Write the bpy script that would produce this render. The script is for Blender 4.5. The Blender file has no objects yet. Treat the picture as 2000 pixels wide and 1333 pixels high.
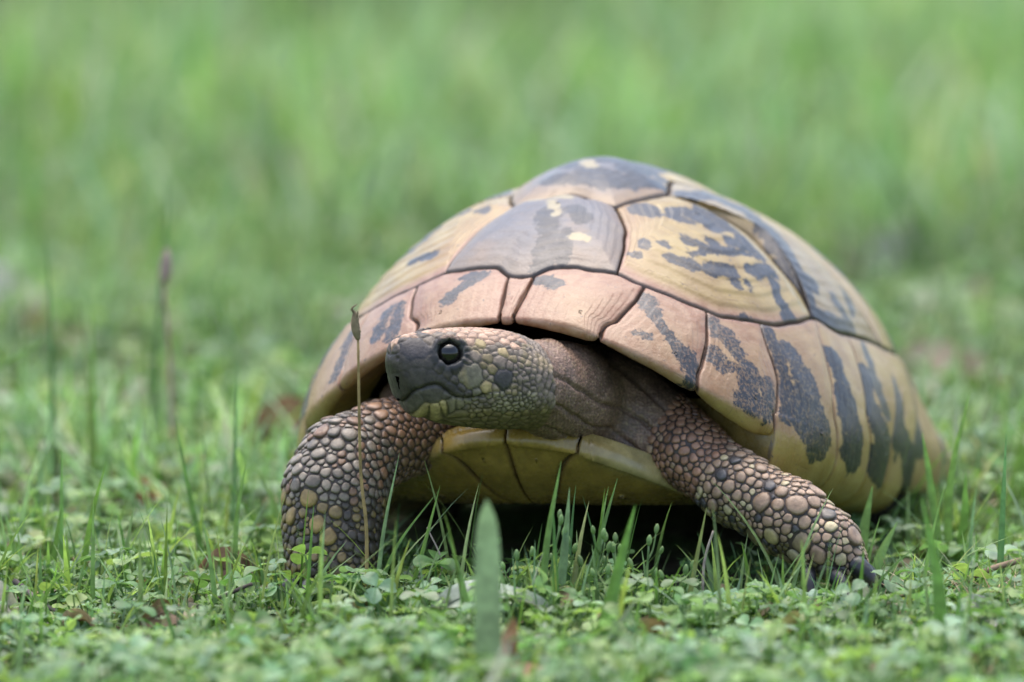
import bpy, math, random
import numpy as np
from mathutils.kdtree import KDTree
from mathutils.bvhtree import BVHTree
from mathutils import Vector

random.seed(7)
rng = np.random.default_rng(7)
CM = 0.01                      # all modelling numbers below are centimetres, the scene is in metres
scene = bpy.context.scene
col = scene.collection

# ------------------------------------------------------------------ camera
cam_d = bpy.data.cameras.new('camera')
cam = bpy.data.objects.new('camera', cam_d)
col.objects.link(cam)
cam.location = (0.0, -2.60, 0.432)
cam.rotation_euler = (math.radians(90 - 8.0), 0, 0)
cam_d.sensor_width = 36.0
cam_d.lens = 36.0 * 260 / 28
cam_d.clip_start = 0.05
cam_d.clip_end = 400
cam_d.dof.use_dof = True
cam_d.dof.focus_distance = 2.582
cam_d.dof.aperture_fstop = 8.0
cam_d.dof.aperture_blades = 9
scene.camera = cam

# ------------------------------------------------------------------ sky, sun, exposure
SUN_EL, SUN_AZ = math.radians(76), math.radians(-12)     # azimuth clockwise from +Y
world = bpy.data.worlds.new('World')
scene.world = world
world.use_nodes = True
wn = world.node_tree
bg = wn.nodes['Background']
sky = wn.nodes.new('ShaderNodeTexSky')
sky.sky_type = 'NISHITA'
sky.sun_disc = False
sky.sun_elevation = SUN_EL
sky.sun_rotation = SUN_AZ
sky.air_density = 1.0
sky.dust_density = 3.5
sky.ozone_density = 1.0
wn.links.new(sky.outputs[0], bg.inputs[0])
bg.inputs[1].default_value = 0.15
sun_d = bpy.data.lights.new('sun', 'SUN')
sun_d.energy = 0.9
sun_d.angle = math.radians(75)
sun_d.color = (1.0, 0.975, 0.94)
sun = bpy.data.objects.new('sun', sun_d)
col.objects.link(sun)
sd = Vector((math.sin(SUN_AZ) * math.cos(SUN_EL), math.cos(SUN_AZ) * math.cos(SUN_EL), math.sin(SUN_EL)))
sun.rotation_euler = sd.to_track_quat('Z', 'Y').to_euler()
sun.location = sd * 5
vs = scene.view_settings
vs.view_transform = 'Standard'
vs.look = 'None'
vs.exposure = 1.32
vs.gamma = 1.0
vs.use_curve_mapping = False
scene.cycles.use_denoising = True
try:
    scene.cycles.denoiser = 'OPENIMAGEDENOISE'
    scene.cycles.denoising_prefilter = 'ACCURATE'
except Exception:
    pass
scene.cycles.max_bounces = 6
scene.cycles.diffuse_bounces = 3
scene.cycles.glossy_bounces = 3
scene.cycles.transmission_bounces = 3
scene.cycles.transparent_max_bounces = 4


# ------------------------------------------------------------------ numeric helpers
def ss(a, b, x):
    t = np.clip((x - a) / (b - a), 0, 1)
    return t * t * (3 - 2 * t)


def sp(v, e):
    return np.sign(v) * (np.abs(v) + 1e-9) ** e


def _hash(ix, iy, iz, seed):
    h = (ix.astype(np.uint32) * np.uint32(374761393) + iy.astype(np.uint32) * np.uint32(668265263)
         + iz.astype(np.uint32) * np.uint32(2246822519) + np.uint32((seed * 3266489917) & 0xffffffff))
    h = (h ^ (h >> np.uint32(13))) * np.uint32(1274126177)
    h = h ^ (h >> np.uint32(16))
    return (h & np.uint32(0xffffff)).astype(np.float32) / np.float32(0xffffff)


def vnoise(P, s, seed=1):
    Q = np.asarray(P, dtype=np.float64) * s + 1000.0
    i = np.floor(Q).astype(np.int64)
    f = Q - i
    f = f * f * (3 - 2 * f)
    out = 0
    for a in (0, 1):
        wa = f[..., 0] if a else 1 - f[..., 0]
        for b in (0, 1):
            wb = f[..., 1] if b else 1 - f[..., 1]
            for c in (0, 1):
                wc = f[..., 2] if c else 1 - f[..., 2]
                out = out + wa * wb * wc * _hash(i[..., 0] + a, i[..., 1] + b, i[..., 2] + c, seed)
    return out


def fbm(P, s, seed=1, oct=3):
    o, a, t = 0, 1.0, 0
    for k in range(oct):
        o = o + a * vnoise(P, s * 2 ** k, seed + k)
        t += a
        a *= .5
    return o / t


# ------------------------------------------------------------------ scene helpers
ROOTS = {}


def to_local(V, root):
    if root is None:
        return V
    loc, ang = ROOTS[root.name]
    c, s = math.cos(-ang), math.sin(-ang)
    d = V - loc
    return np.stack([d[:, 0] * c - d[:, 1] * s, d[:, 0] * s + d[:, 1] * c, d[:, 2]], -1)


def build(name, V, faces, mat, parent=None, root=None, cols=None, attrs=None, smooth=True):
    """V in world centimetres; faces = list of int arrays (n,3)/(n,4)"""
    V = to_local(np.asarray(V, dtype=np.float64), root) * CM
    me = bpy.data.meshes.new(name)
    me.vertices.add(len(V))
    me.vertices.foreach_set('co', V.astype(np.float32).ravel())
    faces = [np.asarray(f, dtype=np.int32) for f in faces if len(f)]
    nl = sum(f.size for f in faces)
    npol = sum(len(f) for f in faces)
    me.loops.add(nl)
    me.polygons.add(npol)
    me.loops.foreach_set('vertex_index', np.concatenate([f.ravel() for f in faces]))
    tot = np.concatenate([np.full(len(f), f.shape[1], np.int32) for f in faces])
    st = np.concatenate([[0], np.cumsum(tot)[:-1]]).astype(np.int32)
    me.polygons.foreach_set('loop_start', st)
    try:
        me.polygons.foreach_set('loop_total', tot)
    except Exception:
        pass
    if smooth:
        me.polygons.foreach_set('use_smooth', np.ones(npol, dtype=bool))
    if cols is not None:
        a = me.attributes.new('Col', 'FLOAT_COLOR', 'POINT')
        c4 = np.ones((len(V), 4), np.float32)
        c4[:, :3] = cols
        a.data.foreach_set('color', c4.ravel())
    for k, v in (attrs or {}).items():
        a = me.attributes.new(k, 'FLOAT', 'POINT')
        a.data.foreach_set('value', np.asarray(v, dtype=np.float32))
    me.update(calc_edges=True)
    me.validate()
    if mat:
        me.materials.append(mat)
    o = bpy.data.objects.new(name, me)
    col.objects.link(o)
    if parent:
        o.parent = parent
    return o


def tag(o, label=None, cat=None, group=None, kind=None):
    if label: o['label'] = label
    if cat: o['category'] = cat
    if group: o['group'] = group
    if kind: o['kind'] = kind
    return o


def empty(name, loc, ang=0.0):
    o = bpy.data.objects.new(name, None)
    col.objects.link(o)
    o.location = (loc[0] * CM, loc[1] * CM, loc[2] * CM)
    o.rotation_euler = (0, 0, ang)
    o.empty_display_size = 0.02
    ROOTS[o.name] = (np.array(loc, dtype=float), ang)
    return o


class MB:
    def __init__(s):
        s.v, s.q, s.t, s.c, s.n = [], [], [], [], 0

    def add(s, V, q=None, t=None, c=(1, 1, 1)):
        V = np.asarray(V, dtype=np.float64).reshape(-1, 3)
        if q is not None and len(q): s.q.append(np.asarray(q) + s.n)
        if t is not None and len(t): s.t.append(np.asarray(t) + s.n)
        C = np.asarray(c, dtype=np.float64)
        s.c.append(np.broadcast_to(C, (len(V), 3)).copy())
        s.v.append(V)
        s.n += len(V)

    def make(s, name, mat, parent=None, root=None, smooth=True):
        f = []
        if s.q: f.append(np.concatenate(s.q))
        if s.t: f.append(np.concatenate(s.t))
        return build(name, np.concatenate(s.v), f, mat, parent, root, np.concatenate(s.c), smooth=smooth)


def grid_quads(n, m, wrap=False):
    i = np.arange(n - 1)[:, None]
    j = np.arange(m if wrap else m - 1)[None, :]
    j2 = (j + 1) % m
    return np.stack([i * m + j, i * m + j2, (i + 1) * m + j2, (i + 1) * m + j], -1).reshape(-1, 4)


def catmull(P, n):
    P = np.asarray(P, dtype=float)
    if len(P) == 2:
        t = np.linspace(0, 1, n)[:, None]
        return P[0] * (1 - t) + P[1] * t
    Q = np.concatenate([[2 * P[0] - P[1]], P, [2 * P[-1] - P[-2]]])
    out = []
    k = len(P) - 1
    for u in np.linspace(0, k, n):
        i = min(int(u), k - 1)
        f = u - i
        a, b, c, d = Q[i], Q[i + 1], Q[i + 2], Q[i + 3]
        out.append(.5 * ((2 * b) + (-a + c) * f + (2 * a - 5 * b + 4 * c - d) * f * f + (-a + 3 * b - 3 * c + d) * f ** 3))
    return np.array(out)


def tube(path, radii, nseg=10, cap=True):
    path = np.asarray(path, float)
    n = len(path)
    radii = np.broadcast_to(np.asarray(radii, float), (n,))
    tg = np.gradient(path, axis=0)
    tg /= np.linalg.norm(tg, axis=1)[:, None] + 1e-12
    up = np.array([0, 0, 1.0]) if abs(tg[0, 2]) < .9 else np.array([1.0, 0, 0])
    V = []
    a = np.cross(tg[0], up); a /= np.linalg.norm(a)
    for k in range(n):
        a = a - tg[k] * (a @ tg[k]); a /= np.linalg.norm(a)
        b = np.cross(tg[k], a)
        th = np.linspace(0, 2 * np.pi, nseg, endpoint=False)
        V.append(path[k] + radii[k] * (np.cos(th)[:, None] * a + np.sin(th)[:, None] * b))
    V = np.concatenate(V)
    q = grid_quads(n, nseg, True)
    t = []
    if cap:
        V = np.concatenate([V, path[:1], path[-1:]])
        for j in range(nseg):
            t.append([n * nseg, (j + 1) % nseg, j])
            t.append([n * nseg + 1, (n - 1) * nseg + j, (n - 1) * nseg + (j + 1) % nseg])
    return V, q, np.array(t, dtype=int).reshape(-1, 3)


# ------------------------------------------------------------------ materials
def new_mat(name):
    m = bpy.data.materials.new(name)
    m.use_nodes = True
    return m, m.node_tree, m.node_tree.nodes['Principled BSDF']


def N(nt, typ, **kw):
    n = nt.nodes.new(typ)
    for k, v in kw.items():
        if k.startswith('i_'):
            n.inputs[k[2:]].default_value = v
        else:
            setattr(n, k, v)
    return n


def math_node(nt, op, a, b=None, c=None, clamp=False):
    n = nt.nodes.new('ShaderNodeMath')
    n.operation = op
    n.use_clamp = clamp
    for k, v in enumerate((a, b, c)):
        if v is None: continue
        if hasattr(v, 'is_linked'):
            nt.links.new(v, n.inputs[k])
        else:
            n.inputs[k].default_value = v
    return n.outputs[0]


def mixc(nt, fac, a, b, mode='MIX'):
    n = nt.nodes.new('ShaderNodeMix')
    n.data_type = 'RGBA'
    n.blend_type = mode
    for s, v in ((n.inputs[0], fac), (n.inputs[6], a), (n.inputs[7], b)):
        if hasattr(v, 'is_linked'):
            nt.links.new(v, s)
        elif isinstance(v, (int, float)):
            s.default_value = v
        else:
            s.default_value = (*v, 1)
    return n.outputs[2]


def maprange(nt, v, a, b, c=0.0, d=1.0, smooth=True):
    n = nt.nodes.new('ShaderNodeMapRange')
    n.interpolation_type = 'SMOOTHSTEP' if smooth else 'LINEAR'
    nt.links.new(v, n.inputs[0])
    for k, x in zip((1, 2, 3, 4), (a, b, c, d)):
        n.inputs[k].default_value = x
    return n.outputs[0]


def noise_node(nt, vec, scale, detail=3, rough=.55, dist=0.0):
    n = nt.nodes.new('ShaderNodeTexNoise')
    n.inputs['Scale'].default_value = scale
    n.inputs['Detail'].default_value = detail
    n.inputs['Roughness'].default_value = rough
    n.inputs['Distortion'].default_value = dist
    nt.links.new(vec, n.inputs['Vector'])
    return n.outputs['Fac']


def attr(nt, name, colr=False):
    n = nt.nodes.new('ShaderNodeAttribute')
    n.attribute_name = name
    return n.outputs['Color'] if colr else n.outputs['Fac']


def objco(nt):
    return nt.nodes.new('ShaderNodeTexCoord').outputs['Object']


def bump(nt, bs, h, strength, dist):
    b = nt.nodes.new('ShaderNodeBump')
    b.inputs['Strength'].default_value = strength
    b.inputs['Distance'].default_value = dist
    nt.links.new(h, b.inputs['Height'])
    nt.links.new(b.outputs[0], bs.inputs['Normal'])


def scute_material():
    m, nt, bs = new_mat('horn_scute')
    co = objco(nt)
    dk = attr(nt, 'dk')            # signed distance (cm) to the black pigment patches
    pink = attr(nt, 'pink')
    ring = attr(nt, 'ring')
    worn = attr(nt, 'worn')
    nA = noise_node(nt, co, 260, 4, .6)
    nB = noise_node(nt, co, 900, 3, .6)
    nC = noise_node(nt, co, 90, 3, .5)
    mp = nt.nodes.new('ShaderNodeMapping')
    mp.inputs['Scale'].default_value = (1, 1, .7)
    nt.links.new(co, mp.inputs['Vector'])
    scr = noise_node(nt, mp.outputs[0], 1300, 3, .65, .4)
    # pigment
    d = math_node(nt, 'ADD', dk, math_node(nt, 'MULTIPLY', math_node(nt, 'SUBTRACT', nA, .5), .55))
    d = math_node(nt, 'ADD', d, math_node(nt, 'MULTIPLY', math_node(nt, 'SUBTRACT', nB, .5), .30))
    d = math_node(nt, 'ADD', d, math_node(nt, 'MULTIPLY', math_node(nt, 'SUBTRACT', nC, .5), .45))
    mask = maprange(nt, d, .10, .03)
    mask = math_node(nt, 'MAXIMUM', mask, math_node(nt, 'MULTIPLY', maprange(nt, math_node(nt, 'ADD', nB, math_node(nt, 'MULTIPLY', nA, .4)), .88, .94), .75))
    wear = maprange(nt, math_node(nt, 'ADD', scr, math_node(nt, 'MULTIPLY', worn, .2)), .60, .72)
    mask = math_node(nt, 'MULTIPLY', mask, math_node(nt, 'SUBTRACT', 1.0, math_node(nt, 'MULTIPLY', wear, math_node(nt, 'MULTIPLY', worn, .85)), clamp=True))
    yel = mixc(nt, maprange(nt, nC, .3, .7), (.25, .16, .035), (.38, .275, .085))
    pk = mixc(nt, maprange(nt, nA, .35, .65), (.25, .105, .052), (.35, .20, .125))
    base = mixc(nt, pink, yel, pk)
    base = mixc(nt, maprange(nt, nB, .55, .75, 0, .35), base, (.30, .20, .13))
    gsh = attr(nt, 'grey_sheen')  # dull grey horn plus hazy sky sheen, both mixed into the base colour
    gsh = math_node(nt, 'MULTIPLY', gsh, maprange(nt, nC, .30, .55, .72, 1.0), clamp=True)
    base = mixc(nt, math_node(nt, 'MULTIPLY', gsh, .92), base, (.095, .092, .098))
    pal = attr(nt, 'pale')
    pd = math_node(nt, 'ADD', pal, math_node(nt, 'MULTIPLY', math_node(nt, 'SUBTRACT', nA, .5), .7))
    pmask = maprange(nt, pd, .10, .0)
    base = mixc(nt, math_node(nt, 'MULTIPLY', pmask, .9), base, (.34, .27, .13))
    # growth lines
    rr = math_node(nt, 'ADD', math_node(nt, 'MULTIPLY', math_node(nt, 'POWER', ring, 1.15), 6.0), math_node(nt, 'MULTIPLY', nC, .12))
    fr = math_node(nt, 'ABSOLUTE', math_node(nt, 'SUBTRACT', math_node(nt, 'FRACT', rr), .5))
    line = maprange(nt, fr, .462, .496)
    line = math_node(nt, 'MULTIPLY', line, maprange(nt, nA, .45, .6))
    line = math_node(nt, 'MULTIPLY', line, math_node(nt, 'SUBTRACT', 1.0, math_node(nt, 'MULTIPLY', pink, .9), clamp=True))
    base = mixc(nt, math_node(nt, 'MULTIPLY', line, .75), base, (.16, .085, .04))
    blk = mixc(nt, maprange(nt, nB, .3, .8), (.009, .009, .011), (.034, .031, .03))
    mask = math_node(nt, 'MULTIPLY', mask, math_node(nt, 'SUBTRACT', 1.0, pmask))
    base = mixc(nt, mask, base, blk)
    # the seam edges are darkened
    edge = maprange(nt, ring, .955, .985)
    base = mixc(nt, math_node(nt, 'MULTIPLY', edge, .8), base, (.06, .042, .034))
    nt.links.new(base, bs.inputs['Base Color'])
    r = math_node(nt, 'ADD', maprange(nt, nA, .3, .7, .30, .44), math_node(nt, 'MULTIPLY', pink, .08))
    nt.links.new(r, bs.inputs['Roughness'])
    bs.inputs['Specular IOR Level'].default_value = 0.5
    bs.inputs['Coat Weight'].default_value = 0.28
    bs.inputs['Coat Roughness'].default_value = 0.20
    hh = math_node(nt, 'ADD', math_node(nt, 'MULTIPLY', nB, .5), math_node(nt, 'ADD', scr, math_node(nt, 'MULTIPLY', line, -1.2)))
    bump(nt, bs, hh, .35, .0006)
    return m


def col_material(name, rough=.55, spec=.4, nscale=900, bstr=.4, bdist=.0005, var=.35):
    m, nt, bs = new_mat(name)
    co = objco(nt)
    c = attr(nt, 'Col', True)
    n1 = noise_node(nt, co, nscale, 3, .6)
    n2 = noise_node(nt, co, nscale * .3, 3, .6)
    v = maprange(nt, n2, .3, .7, 1 - var, 1 + var)
    hs = nt.nodes.new('ShaderNodeHueSaturation')
    nt.links.new(v, hs.inputs['Value'])
    nt.links.new(c, hs.inputs['Color'])
    nt.links.new(hs.outputs[0], bs.inputs['Base Color'])
    nt.links.new(maprange(nt, n1, .3, .7, rough - .08, rough + .08), bs.inputs['Roughness'])
    bs.inputs['Specular IOR Level'].default_value = spec
    bump(nt, bs, n1, bstr, bdist)
    return m


def leaf_material(name, trans=.42, rough=.42, spec=.5, sat=1.0, var=.25):
    m, nt, bs = new_mat(name)
    co = objco(nt)
    c = attr(nt, 'Col', True)
    n2 = noise_node(nt, co, 220, 3, .6)
    v = maprange(nt, n2, .3, .7, 1 - var, 1 + var)
    hs = nt.nodes.new('ShaderNodeHueSaturation')
    hs.inputs['Saturation'].default_value = sat
    nt.links.new(v, hs.inputs['Value'])
    nt.links.new(c, hs.inputs['Color'])
    nt.links.new(hs.outputs[0], bs.inputs['Base Color'])
    bs.inputs['Roughness'].default_value = rough
    bs.inputs['Specular IOR Level'].default_value = spec
    tr = nt.nodes.new('ShaderNodeBsdfTranslucent')
    mg = mixc(nt, 1.0, hs.outputs[0], (1.25, 1.35, .75), 'MULTIPLY')
    nt.links.new(mg, tr.inputs['Color'])
    mx = nt.nodes.new('ShaderNodeMixShader')
    mx.inputs[0].default_value = trans
    nt.links.new(bs.outputs[0], mx.inputs[1])
    nt.links.new(tr.outputs[0], mx.inputs[2])
    nt.links.new(mx.outputs[0], nt.nodes['Material Output'].inputs['Surface'])
    n1 = noise_node(nt, co, 700, 2, .6)
    bump(nt, bs, n1, .25, .0004)
    return m


M_SCUTE = scute_material()
M_SKIN = col_material('reptile_skin', .50, .45, 1400, .35, .0004, .22)
M_SCALE = col_material('leg_scale_horn', .40, .5, 1100, .35, .0004, .25)
M_BONE = col_material('shell_base', .6, .3, 600, .4, .0005, .3)
M_PLAST = col_material('plastron_horn', .27, .6, 500, .25, .0004, .22)
M_CLAW = col_material('claw_horn', .35, .5, 800, .3, .0004, .3)
M_LEAF = leaf_material('green_leaf')
M_GRASS = leaf_material('grass_blade', .42, .42, .5)
M_DRY = leaf_material('dry_plant', .15, .65, .25, 1.0, .35)
M_TWIG = col_material('twig_bark', .75, .2, 500, .5, .0006, .4)
# ------------------------------------------------------------------ the tortoise: shell surface
# own frame of the animal: x forward, y to its left, z up
TX, TY, PSI = 2.8922, 6.5735, 0.3172
AF, AR, BB, ZC, HH = 11.7208, 13.0579, 8.2003, 2.9545, 7.6879
EN, EM = 1.5793, 1.7127
PIT, ROL = 0.1376, 0.0404
HEAD_ANG = math.atan2(-math.cos(PSI), -math.sin(PSI))


def shell_raw(phi, w):
    al = w * (1.5292 - .229 * np.cos(phi) - .2305 * np.cos(2 * phi) - .0107 * np.cos(3 * phi))
    r = np.abs(np.sin(al)) ** (2 / EN)
    z = ZC + HH * sp(np.cos(al), 2 / EM)
    cx = np.cos(phi)
    a = AR + (AF - AR) * (.5 + .5 * np.tanh(2.5 * cx))
    x = a * sp(cx, 2 / 2.15) * r
    y = BB * sp(np.sin(phi), 2 / 2.15) * r
    ph = np.abs((phi + np.pi) % (2 * np.pi) - np.pi)
    fl = .9 * ss(1.6, 2.2, ph) * ss(.74, 1.0, w) ** 1.4
    return np.stack([x + np.cos(phi) * fl, y + np.sin(phi) * fl, z], -1)


def to_world(L):
    yy = L[..., 1] * math.cos(ROL) - (L[..., 2] - 3) * math.sin(ROL)
    zz = 3 + L[..., 1] * math.sin(ROL) + (L[..., 2] - 3) * math.cos(ROL)
    x = L[..., 0] * math.cos(PIT) - (zz - 3) * math.sin(PIT)
    z = 3 + L[..., 0] * math.sin(PIT) + (zz - 3) * math.cos(PIT)
    s, c = math.sin(PSI), math.cos(PSI)
    return np.stack([TX - x * s + yy * c, TY - x * c - yy * s, z], -1)


def shell_surf(P, kind):
    """chart point (x,y) -> animal frame. radius 1 = the rim; beyond it the rolled lip or the bridge"""
    phi = np.arctan2(P[..., 1], P[..., 0])
    w = np.hypot(P[..., 0], P[..., 1])
    L = shell_raw(phi, np.minimum(w, 1.0))
    m = w > 1
    if m.any():
        f = phi[m]
        q = w[m] - 1
        one = np.ones_like(f)
        R = shell_raw(f, one)
        t = R - shell_raw(f, one * .97)
        t /= np.linalg.norm(t, axis=-1)[:, None]
        g = shell_raw(f + .01, one) - shell_raw(f - .01, one)
        n = np.cross(g, t)
        n /= np.linalg.norm(n, axis=-1)[:, None]
        n *= np.sign((n * (R - np.array([0, 0, -7.0]))).sum(-1))[:, None]
        if kind == 'lip':
            rl = (.055 + .135 * ss(.5, .9, np.abs(f)))[:, None]
            th = np.minimum(q / .08, 1) * np.pi
            back = np.maximum(q - .08, 0) / .2 * 1.5
            bd = -t * .55 - np.stack([np.cos(f), np.sin(f), 0 * f], -1)
            bd /= np.linalg.norm(bd, axis=-1)[:, None]
            X = R - n * rl + rl * (n * np.cos(th)[:, None] + 1.2 * t * np.sin(th)[:, None]) + bd * back[:, None]
        else:
            u = np.clip(q / .4, 0, 1)[:, None]
            B = np.stack([R[:, 0] * .86, np.sign(R[:, 1]) * 5.3, one * 1.2], -1)
            C = R + t * 1.35
            X = R * (1 - u) ** 2 + 2 * C * u * (1 - u) + B * u * u
        L = L.copy()
        L[m] = X
    return L


def pol(l):
    return np.array([(w * math.cos(f), w * math.sin(f)) for f, w in l])


def mir(P):
    return P * np.array([1, -1])


STROKES = {
    'costal1L': [(0.843,0.449,1.093,0.421,0.17), (1.158,0.456,1.237,0.462,0.17), (0.816,0.438,1.174,0.394,0.256), (1.09,0.375,0.99,0.438,0.227), (0.59,0.456,0.657,0.456,0.185), (0.998,0.455,1.178,0.418,0.099), (1.076,0.483,1.214,0.476,0.213), (0.933,0.514,0.94,0.522,0.114), (0.783,0.544,0.85,0.544,0.128), (0.646,0.587,0.661,0.589,0.071), (0.783,0.583,1.206,0.499,0.064), (0.674,0.63,0.762,0.622,0.114), (0.854,0.613,0.95,0.592,0.128), (1.076,0.559,1.208,0.535,0.142), (0.965,0.617,0.963,0.624,0.057), (1.021,0.608,1.017,0.616,0.057), (1.181,0.565,1.166,0.592,0.085), (1.153,0.611,1.17,0.641,0.128), (1.168,0.651,1.181,0.666,0.199), (0.548,0.61,0.55,0.624,0.071), (0.5,0.666,0.514,0.665,0.071), (0.944,0.714,0.959,0.715,0.071)],
    'costal2L': [(1.116,0.297,1.398,0.288,0.199), (1.373,0.294,1.501,0.34,0.284), (1.482,0.345,1.428,0.425,0.284), (1.428,0.425,1.359,0.522,0.227), (1.359,0.522,1.329,0.602,0.128), (1.357,0.623,1.507,0.633,0.142), (1.996,0.372,2.002,0.391,0.128), (2.002,0.403,1.784,0.431,0.142), (1.709,0.476,1.715,0.507,0.114), (1.683,0.52,1.595,0.586,0.085), (1.434,0.532,1.419,0.547,0.085), (2.0,0.379,1.755,0.468,0.128), (2.0,0.44,1.692,0.532,0.114), (1.518,0.574,1.549,0.619,0.114)],
    'vertebral1': [(0.001,0.583,0.074,0.803,0.199), (0.137,0.558,0.208,0.602,0.142), (0.131,0.674,0.144,0.775,0.099)],
    'vertebral2': [(-0.229,0.373,0.29,0.389,0.199), (-0.259,0.269,0.728,0.218,0.284), (0.393,0.364,0.912,0.269,0.199), (0.871,0.156,1.09,0.212,0.142), (0.07,0.331,0.447,0.346,0.284), (0.506,0.254,0.686,0.273,0.142), (0.118,0.114,-0.043,0.215,0.114)],
    'pale_v1': [(-0.223,0.482,0.026,0.489,0.114), (-0.028,0.525,0.037,0.593,0.028), (0.19,0.678,0.246,0.678,0.057)],
    'pale_c1': [(1.088,0.331,1.187,0.375,0.071), (1.187,0.375,1.256,0.438,0.071), (1.256,0.438,1.279,0.534,0.085), (1.279,0.534,1.296,0.602,0.099)],
    'pale_v2': [(-1.032,0.169,-1.023,0.139,0.099), (-0.053,0.244,0.072,0.291,0.085), (-0.875,0.05,-0.563,0.022,0.071), (1.554,0.089,1.269,0.144,0.099)],
    'marginal1L': [(0.104,0.858,0.146,0.864,0.142)],
    'marginal2L': [(0.525,0.812,0.552,0.86,0.142), (0.563,0.876,0.609,0.91,0.099), (0.607,0.916,0.663,0.962,0.156), (0.663,0.974,0.663,0.996,0.099), (0.493,0.938,0.516,0.944,0.071)],
    'marginal3L': [(0.789,0.782,0.803,0.816,0.128), (0.822,0.803,0.845,0.846,0.185), (0.768,0.882,0.791,0.901,0.156), (0.875,0.888,0.875,0.944,0.213), (0.935,0.906,0.94,0.961,0.185), (0.829,0.983,0.94,0.979,0.099)],
    'marginal4L': [(1.023,0.736,1.03,0.81,0.099), (1.08,0.763,1.103,0.821,0.17), (1.103,0.821,1.111,0.883,0.256), (1.103,0.886,1.13,0.97,0.369), (1.055,0.916,1.095,0.97,0.241)],
    'marginal5L': [(1.281,0.712,1.285,0.718,0.085), (1.315,0.72,1.315,0.735,0.114), (1.304,0.764,1.317,0.805,0.142), (1.298,0.809,1.308,0.955,0.27), (1.285,0.961,1.313,0.985,0.241)],
    'marginal6L': [(1.558,0.671,1.505,0.751,0.114), (1.455,0.727,1.417,0.824,0.071), (1.516,0.761,1.518,0.81,0.128), (1.451,0.845,1.522,0.98,0.256), (1.436,0.967,1.503,0.99,0.256)],
    'marginal7L': [(1.644,0.733,1.616,0.842,0.17), (1.579,0.858,1.671,0.955,0.284), (1.642,0.751,1.6,0.891,0.199)],
    'marginal8L': [(1.813,0.73,1.765,0.836,0.142), (1.702,0.94,1.711,0.99,0.199), (1.769,0.784,1.759,0.903,0.227)],
    'marginal9L': [(2.012,0.769,2.096,0.854,0.227), (2.037,0.797,2.0,0.904,0.398)],
    'costal1R': [(-1.09,0.552,-0.929,0.528,0.185), (-0.929,0.528,-1.032,0.427,0.227), (-1.032,0.427,-0.85,0.427,0.128), (-0.671,0.447,-0.609,0.456,0.099), (-0.766,0.616,-0.6,0.641,0.071)],
    'marginal1R': [(-0.206,0.852,-0.261,0.909,0.085), (-0.173,0.824,-0.267,0.821,0.071)],
    'marginal2R': [(-0.583,0.828,-0.542,0.928,0.114), (-0.533,0.831,-0.462,0.961,0.071)],
    'marginal3R': [(-0.801,0.813,-0.734,0.961,0.128)],
}


root = empty('tortoise', (TX, TY, 0), HEAD_ANG)
tag(root, 'tortoise with yellow and black domed shell walking through the grass, head turned sideways', 'tortoise')

# the bony shell under the scutes, seen in the seams and from below
ph = np.linspace(-np.pi, np.pi, 121)
ww = np.linspace(.001, 1.0, 50)
gp, gw = np.meshgrid(ph, ww, indexing='ij')
L = shell_raw(gp, gw)
ctr = np.array([0, 0, 3.0])
L = L - (L - ctr) / np.linalg.norm(L - ctr, axis=-1)[..., None] * .22
carapace = build('carapace', to_world(L.reshape(-1, 3)), [grid_quads(121, 50)], M_BONE, root, root,
                 np.tile([.022, .015, .012], (121 * 50, 1)))

# seams of the left half in polar chart coordinates (angle from the front, distance from the top)
SE = dict(
    nv=[(0, .845), (.045, .843), (.13, .80), (.28, .78), (.41, .76)],
    v1c1=[(.41, .76), (.43, .70), (.45, .63), (.465, .575), (.44, .52), (.40, .475)],
    v1v2=[(.40, .475), (.24, .474), (.11, .452), (0.0, .437)],
    v2c1=[(.40, .475), (.54, .413), (.70, .36), (.935, .303)],
    c1m=[(.41, .76), (.523, .765), (.653, .757), (.772, .752), (.852, .742), (1.0, .712), (1.095, .69), (1.214, .653), (1.315, .626)],
    c1c2=[(.935, .303), (1.086, .319), (1.178, .333), (1.225, .355), (1.315, .407), (1.333, .458), (1.333, .52), (1.335, .563), (1.315, .626)],
    c2m=[(1.315, .626), (1.392, .637), (1.48, .643), (1.608, .645), (1.73, .657)],
)


def xy(*pts):
    return np.array(pts, float)


def cat(*segs):
    out = []
    for s in segs:
        out.append(s if not out else s[1:])
    return np.concatenate(out)


def sm(l, n=24):
    return catmull(pol(l), n)


A_v2c1c2 = pol([(.935, .303)])[0]
A_v2v3 = np.array([.04, .185]); A_v3c23 = np.array([-.08, .25])
A_v3v4 = np.array([-.24, .18]); A_v4c34 = np.array([-.36, .23])
A_v4v5 = np.array([-.47, .14])
A_c1c2m = pol([(1.315, .626)])[0]
A_c2c3m = pol([(1.73, .657)])[0]
A_c3c4m = pol([(2.25, .71)])[0]
A_c4v5m = pol([(2.75, .78)])[0]
ln = lambda a, b, bow=0.0: catmull([a, (a + b) / 2 + bow * np.array([-(b - a)[1], (b - a)[0]]), b], 16)
c2c3 = ln(A_v3c23, A_c2c3m, .04)
c3c4 = ln(A_v4c34, A_c3c4m, .04)
c4v5 = ln(A_v4v5, A_c4v5m, -.05)
c3m = sm([(1.73, .657), (1.95, .675), (2.12, .695), (2.25, .71)])
c4m = sm([(2.25, .71), (2.5, .745), (2.75, .78)])
v5m = sm([(2.75, .78), (2.98, .80), (np.pi, .80)])
v2v3 = xy((.0501, 0), (.052, .09), A_v2v3)
v3v4 = xy((-.235, 0), (-.232, .09), A_v3v4)
v4v5 = xy((-.465, 0), (-.463, .07), A_v4v5)
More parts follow.
